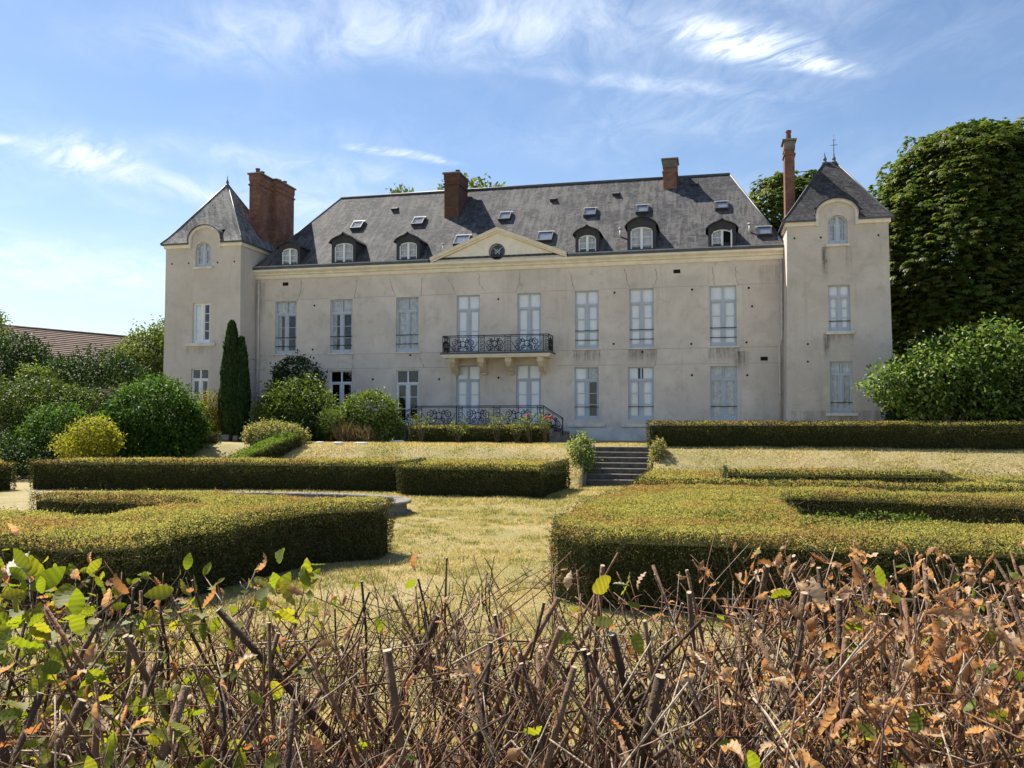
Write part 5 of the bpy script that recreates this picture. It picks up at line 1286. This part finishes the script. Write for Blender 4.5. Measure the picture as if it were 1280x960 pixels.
def hornbeam():
    h = empty('hornbeam_hedge', (*fw(0, 2.0), -.35), label='freshly cut hornbeam hedge with bare stems and withered leaves', cat='hedge'); O = -np.array(h.location)
    mb_, mc = twigmat('grey_brown_stem_bark', (.165, .10, .06)), plain('fresh_cut_wood', (.42, .34, .22), .8, .2, 30)
    md = twigmat('shade_dark_stem_bark', (.075, .046, .028)); mr, mg = twigmat('red_brown_twig_bark', (.22, .115, .062)), twigmat('pale_dry_twig', (.38, .30, .22))  # the dark bark carries backlit and inner hedge shade in its colour
    R = random.Random(11)
    def top(u, w):                                                 # ragged clipped height
        return .685 + .04 * math.sin(u * 3.1 + 1) + .05 * (u > .6) - .035 * (abs(u) < .6)
    for k in range(250):
        w = 1.36 + 1.1 * R.random(); u = R.uniform(-.70, .70) * w
        zt = top(u, w) - abs(R.gauss(0, .13)) + .04
        if R.random() < .10: zt += .05
        zt = min(zt, .80 if w > 1.6 else .68)
        lean = R.gauss(.0, .42); lw = R.gauss(0, .25); d = Vector((lean, lw, 1)).normalized(); L = (zt + R.uniform(.28, .36)) / d.z
        bu, bw, bz = u - d.x * L, w - d.y * L, zt - d.z * L
        r = R.choice([.0022, .0026, .003, .0032, .0036, .004, .0045, .005, .0055, .0065, .008]); pts = []
        kx, ky = R.gauss(0, .035), R.gauss(0, .03); jog = R.choice([0, 0, 1]); ji = R.randint(2, 4)
        for i in range(7):
            t = i / 6; s = math.sin(math.pi * t); jx = jog * .02 * (i > ji)
            x, y = fw(bu + (u - bu) * t + kx * s + jx + R.gauss(0, .003), bw + (w - bw) * t + ky * s); pts.append((x + O[0], y + O[1], bz + (zt - bz) * t + O[2]))
        mb = MB(); mb.tube(pts, [r * (1.4 - .4 * i / 6) * R.uniform(.88, 1.14) for i in range(7)], 7, 0, 1)
        for i in (4, 5, 5):
            if r > .0035 and R.random() < .4:                     # cut side spurs
                p = Vector(pts[i]); sd = Vector((R.gauss(0, 1), R.gauss(0, 1), R.uniform(.7, 1.8))).normalized(); sl = .02 + R.random() ** 1.5 * .17; sl = min(sl, max(.02, (zt + .03 - O[2] * 0 - (p.z - O[2])) / max(.2, sd.z))); mb.tube([p, p + sd * sl * .3, p + sd * sl], [r * .7, r * .6, r * .5], 6, 0, 1)
        o = mb.build('cut_stem', [R.choice([mb_, mb_, md, md, mr]), mc], h, fix=False)
    # fine twigs, too many to count
    TP = []
    for nm, m, N in (('red_twigs', mr, 1700), ('pale_twigs', mg, 800), ('shade_dark_twigs', md, 2000)):
        mb = MB()
        for k in range(N):
            w = 1.2 + 1.5 * R.random(); u = R.uniform(-.72, .72) * w; ztip = top(u, w) + .01 - abs(R.gauss(0, .24))
            if R.random() < (.3 if nm != 'shade_dark_twigs' else .6): ztip = top(u, w) - R.uniform(.15, .9)  # dark twigs sit lower, standing in for shade inside the hedge
            flat = R.random() < .14
            d = Vector((R.gauss(0, 1), R.gauss(0, .6), R.gauss(0, .18))) if flat else Vector((R.gauss(0, .55), R.gauss(0, .4), 1)); d.normalize()
            L = R.uniform(.10, .42) if not flat else R.uniform(.12, .5); r = R.uniform(.0009, .0024)
            if flat: ztip -= .08; d.z = abs(d.z)
            pts = []; k1, k2 = R.gauss(0, .018), R.gauss(0, .015)
            for i in range(4):
                t = i / 3; s = math.sin(math.pi * t); x, y = fw(u - d.x * L * (1 - t) + k1 * s, w - d.y * L * (1 - t) + k2 * s); pts.append((x + O[0], y + O[1], ztip - d.z * L * (1 - t) + O[2]))
            mb.tube(pts, [r * 1.15, r, r * .9, r * .7], 4)
            TP.append((u / (.62 * w), tuple(pts[-1]))); TP.append((u / (.62 * w), tuple(pts[2])))
            for q_ in (1, 2):
                if R.random() < .55:
                    p = Vector(pts[q_]); e = (Vector((R.gauss(0, .8), R.gauss(0, .8), R.uniform(.3, 1.5))).normalized() * R.uniform(.02, .13)); b_ = Vector((R.gauss(0, .006), R.gauss(0, .006), 0))
                    mb.tube([p, p + e * .5 + b_, p + e], [r * .8, r * .7, r * .5], 4); TP.append((u / (.62 * w), tuple(p + e)))
        mb.build(nm, m, h, fix=False, kind='stuff')
    # leaves
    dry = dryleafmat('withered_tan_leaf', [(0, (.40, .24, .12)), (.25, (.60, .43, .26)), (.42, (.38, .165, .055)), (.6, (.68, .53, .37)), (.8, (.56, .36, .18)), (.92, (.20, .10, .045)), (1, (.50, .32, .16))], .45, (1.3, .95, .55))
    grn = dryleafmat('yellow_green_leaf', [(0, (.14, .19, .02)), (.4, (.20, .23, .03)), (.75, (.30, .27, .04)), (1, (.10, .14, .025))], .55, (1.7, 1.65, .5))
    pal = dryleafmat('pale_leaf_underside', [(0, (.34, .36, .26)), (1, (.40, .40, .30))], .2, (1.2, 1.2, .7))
    var = {}
    for key, m, curls in (('dry', dry, [.9, 1.6, -1.3, 2.4, 1.2, -.8, 1.9, 3.0, -2.2, .5]), ('grn', grn, [.2, .5, -.4, .7, .35]), ('pal', pal, [.25, -.3])):
        var[key] = []
        for c in curls:
            V, F = leaf_mesh(c, R.uniform(.3, 1.0) if key == 'dry' else R.uniform(.08, .28), .045 if key == 'dry' else .02, R.gauss(0, 1.1) if key == 'dry' else R.gauss(0, .3), wide=R.uniform(.36, .5) if key == 'dry' else .56, pleat=.05 if key == 'dry' else .03)
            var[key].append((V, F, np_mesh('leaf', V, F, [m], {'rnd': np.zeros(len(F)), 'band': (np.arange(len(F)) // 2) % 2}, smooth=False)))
    def kind_at(a):                                               # a: lateral position -1..1 across the view
        pg = .86 if a < -.55 else .62 if a < -.33 else .12 if a < .1 else .16 if a < .2 else .07
        return 'grn' if R.random() < pg else 'dry'
    def spot():
        a = R.choice([R.uniform(-1, -.6), R.uniform(-1, -.35), R.uniform(-1, 1), R.uniform(.3, 1), R.uniform(.5, 1), R.uniform(.6, 1)]); w = 1.2 + 1.3 * R.random(); u = a * .62 * w
        z = top(u, w) - abs(R.gauss(0, .2)) - .03
        if a < -.62: z += .06
        return a, u, w, z
    TP.sort(); ta = [t[0] for t in TP]
    def tip_spot():                                               # a twig end to hang a leaf on
        a = spot()[0]; i = bisect.bisect(ta, a) + R.randint(-25, 25); return TP[min(max(i, 0), len(TP) - 1)]
    def basis():
        return Matrix.Rotation(R.uniform(0, 6.28), 3, 'Z') @ Matrix.Rotation(R.gauss(0, .9), 3, 'Y') @ Matrix.Rotation(R.gauss(0, 1.0), 3, 'X')
    def facing():                                                 # fresh leaves turn their blades up and outward
        return Matrix.Rotation(AL + R.gauss(0, .7), 3, 'Z') @ Matrix.Rotation(R.gauss(.85, .4), 3, 'X') @ Matrix.Rotation(R.uniform(0, 6.28), 3, 'Z')
    def turn(key): return facing() if R.random() < .3 else basis()
    def put(key, u, w, z, s, rot=None):
        x, y = fw(u, w); o = link('leaf', R.choice(var[key])[2], h, (x + O[0], y + O[1], z + O[2]), (s, s, s)); o.rotation_euler = (rot or turn(key)).to_euler()
    hero = [('pal', 40, 690, 1.75, .10), ('pal', 18, 702, 1.75, .085), ('grn', 62, 716, 1.75, .10), ('grn', 45, 735, 1.7, .10), ('dry', 25, 672, 1.8, .06), ('grn', 85, 728, 1.7, .08), ('grn', 30, 760, 1.6, .09), ('grn', 110, 770, 1.65, .07), ('grn', 15, 800, 1.5, .09), ('grn', 75, 800, 1.55, .08), ('grn', 356, 695, 1.8, .085), ('grn', 380, 712, 1.8, .075), ('grn', 345, 735, 1.75, .08), ('grn', 385, 735, 1.8, .09), ('dry', 320, 712, 1.8, .07), ('dry', 335, 722, 1.75, .06), ('grn', 228, 722, 1.9, .06), ('dry', 210, 740, 1.9, .06), ('dry', 522, 690, 2.2, .06), ('grn', 518, 722, 2.1, .06),
            ('grn', 740, 736, 1.9, .10), ('grn', 775, 742, 1.9, .08), ('pal', 765, 728, 1.95, .06), ('dry', 945, 705, 2.0, .06), ('dry', 968, 710, 2.0, .06), ('grn', 985, 738, 1.85, .07), ('dry', 1095, 690, 1.9, .09), ('dry', 1085, 712, 1.9, .09), ('grn', 1127, 703, 1.9, .06), ('dry', 1110, 740, 1.8, .08), ('dry', 1012, 735, 1.85, .06), ('dry', 150, 715, 1.9, .07), ('dry', 120, 705, 1.8, .05), ('dry', 1200, 790, 1.6, .10), ('dry', 1185, 830, 1.55, .11), ('dry', 1240, 770, 1.6, .10), ('dry', 1160, 770, 1.6, .10), ('dry', 1250, 830, 1.5, .10), ('dry', 600, 790, 1.7, .08), ('dry', 598, 840, 1.6, .08), ('dry', 640, 940, 1.35, .07), ('dry', 820, 800, 1.6, .06), ('dry', 885, 840, 1.55, .08)]
    for (key, px, py, w, s) in hero:
        put(key, w * (px - 640) / 1064, w, 1.1 - w * (py - 522) / 1064, s * (.85 if key == 'dry' else .75), Matrix.Rotation(R.uniform(-.6, .6), 3, 'Y') @ Matrix.Rotation(R.uniform(-.5, .5), 3, 'X') @ Matrix.Rotation(R.uniform(0, 6.28), 3, 'Z') if key == 'pal' else None)
    for (n, x0, x1, y0, y1, pg) in ((24, 990, 1275, 745, 935, .02), (46, -5, 135, 700, 850, .85), (16, 318, 405, 700, 765, .75), (10, 210, 260, 725, 790, .6), (8, 690, 800, 735, 800, .5), (9, 1060, 1130, 690, 760, .2), (12, 1150, 1275, 740, 800, .03)):
        for k in range(n):
            w = R.uniform(1.5, 1.9); key = 'grn' if R.random() < pg else 'dry'; put(key, w * (R.uniform(x0, x1) - 640) / 1064, w, 1.1 - w * (R.uniform(y0, y1) - 522) / 1064, R.uniform(.034, .06) if n != 24 else R.uniform(.045, .072))
    for k in range(95):
        a, q_ = tip_spot(); key = kind_at(a); s_ = R.uniform(.045, .075) if key == 'dry' else R.uniform(.03, .055); o = link('leaf', R.choice(var[key])[2], h, q_, (s_, s_, s_)); o.rotation_euler = turn(key).to_euler()
    for key in ('dry', 'grn'):
        Vs, Fs, Rs, Bs, n0 = [], [], [], [], 0
        for k in range(4600):
            a, q_ = tip_spot()
            if kind_at(a) != key: continue
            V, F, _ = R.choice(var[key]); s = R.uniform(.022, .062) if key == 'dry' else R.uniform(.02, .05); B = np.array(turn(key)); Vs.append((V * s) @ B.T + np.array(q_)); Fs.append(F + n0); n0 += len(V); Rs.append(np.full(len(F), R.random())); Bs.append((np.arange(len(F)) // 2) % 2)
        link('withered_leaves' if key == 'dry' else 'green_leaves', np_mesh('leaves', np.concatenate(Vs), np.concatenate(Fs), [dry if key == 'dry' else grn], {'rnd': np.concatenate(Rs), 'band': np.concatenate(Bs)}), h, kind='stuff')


def hedge_bed():  # leaf-strewn soil, kept dark also to stand in for shade under the hedge
    m, g = newmat('shaded_leaf_strewn_soil'); p = P3(g); n = g.noise(p, 30, 5, .7); b = g.noise(p, 4, 4)
    finish(g, g.mix(g.maprange(n, .5, .66), g.mix(b, (.045, .032, .022), (.085, .06, .04)), (.19, .115, .06)), .95, n, 1., .04, .1)
    us = np.linspace(-4.2, 4.2, 43); ws = np.linspace(-.5, 4.3, 25); U, Wd = np.meshgrid(us, ws); X, Y = U * math.cos(AL) - Wd * math.sin(AL), U * math.sin(AL) + Wd * math.cos(AL)
    e = np.minimum(1, (4.3 + .0 - Wd) / .35) * np.minimum(1, (4.2 - np.abs(U)) / .3)
    Z = ground_z(X.ravel(), Y.ravel()) + .03 * e.ravel() - .012 + .03 * vnoise(np.stack([X.ravel() * 5, Y.ravel() * 5, X.ravel() * 0], 1)) * e.ravel(); nx, ny = len(us), len(ws); i = (np.arange(ny - 1)[:, None] * nx + np.arange(nx - 1)[None]).ravel()
    link('soil_ground', np_mesh('soil_ground', np.stack([X.ravel(), Y.ravel(), Z], 1), np.stack([i, i + 1, i + 1 + nx, i + nx], 1), [m], smooth=True), kind='structure')


hedge_bed()
hornbeam()
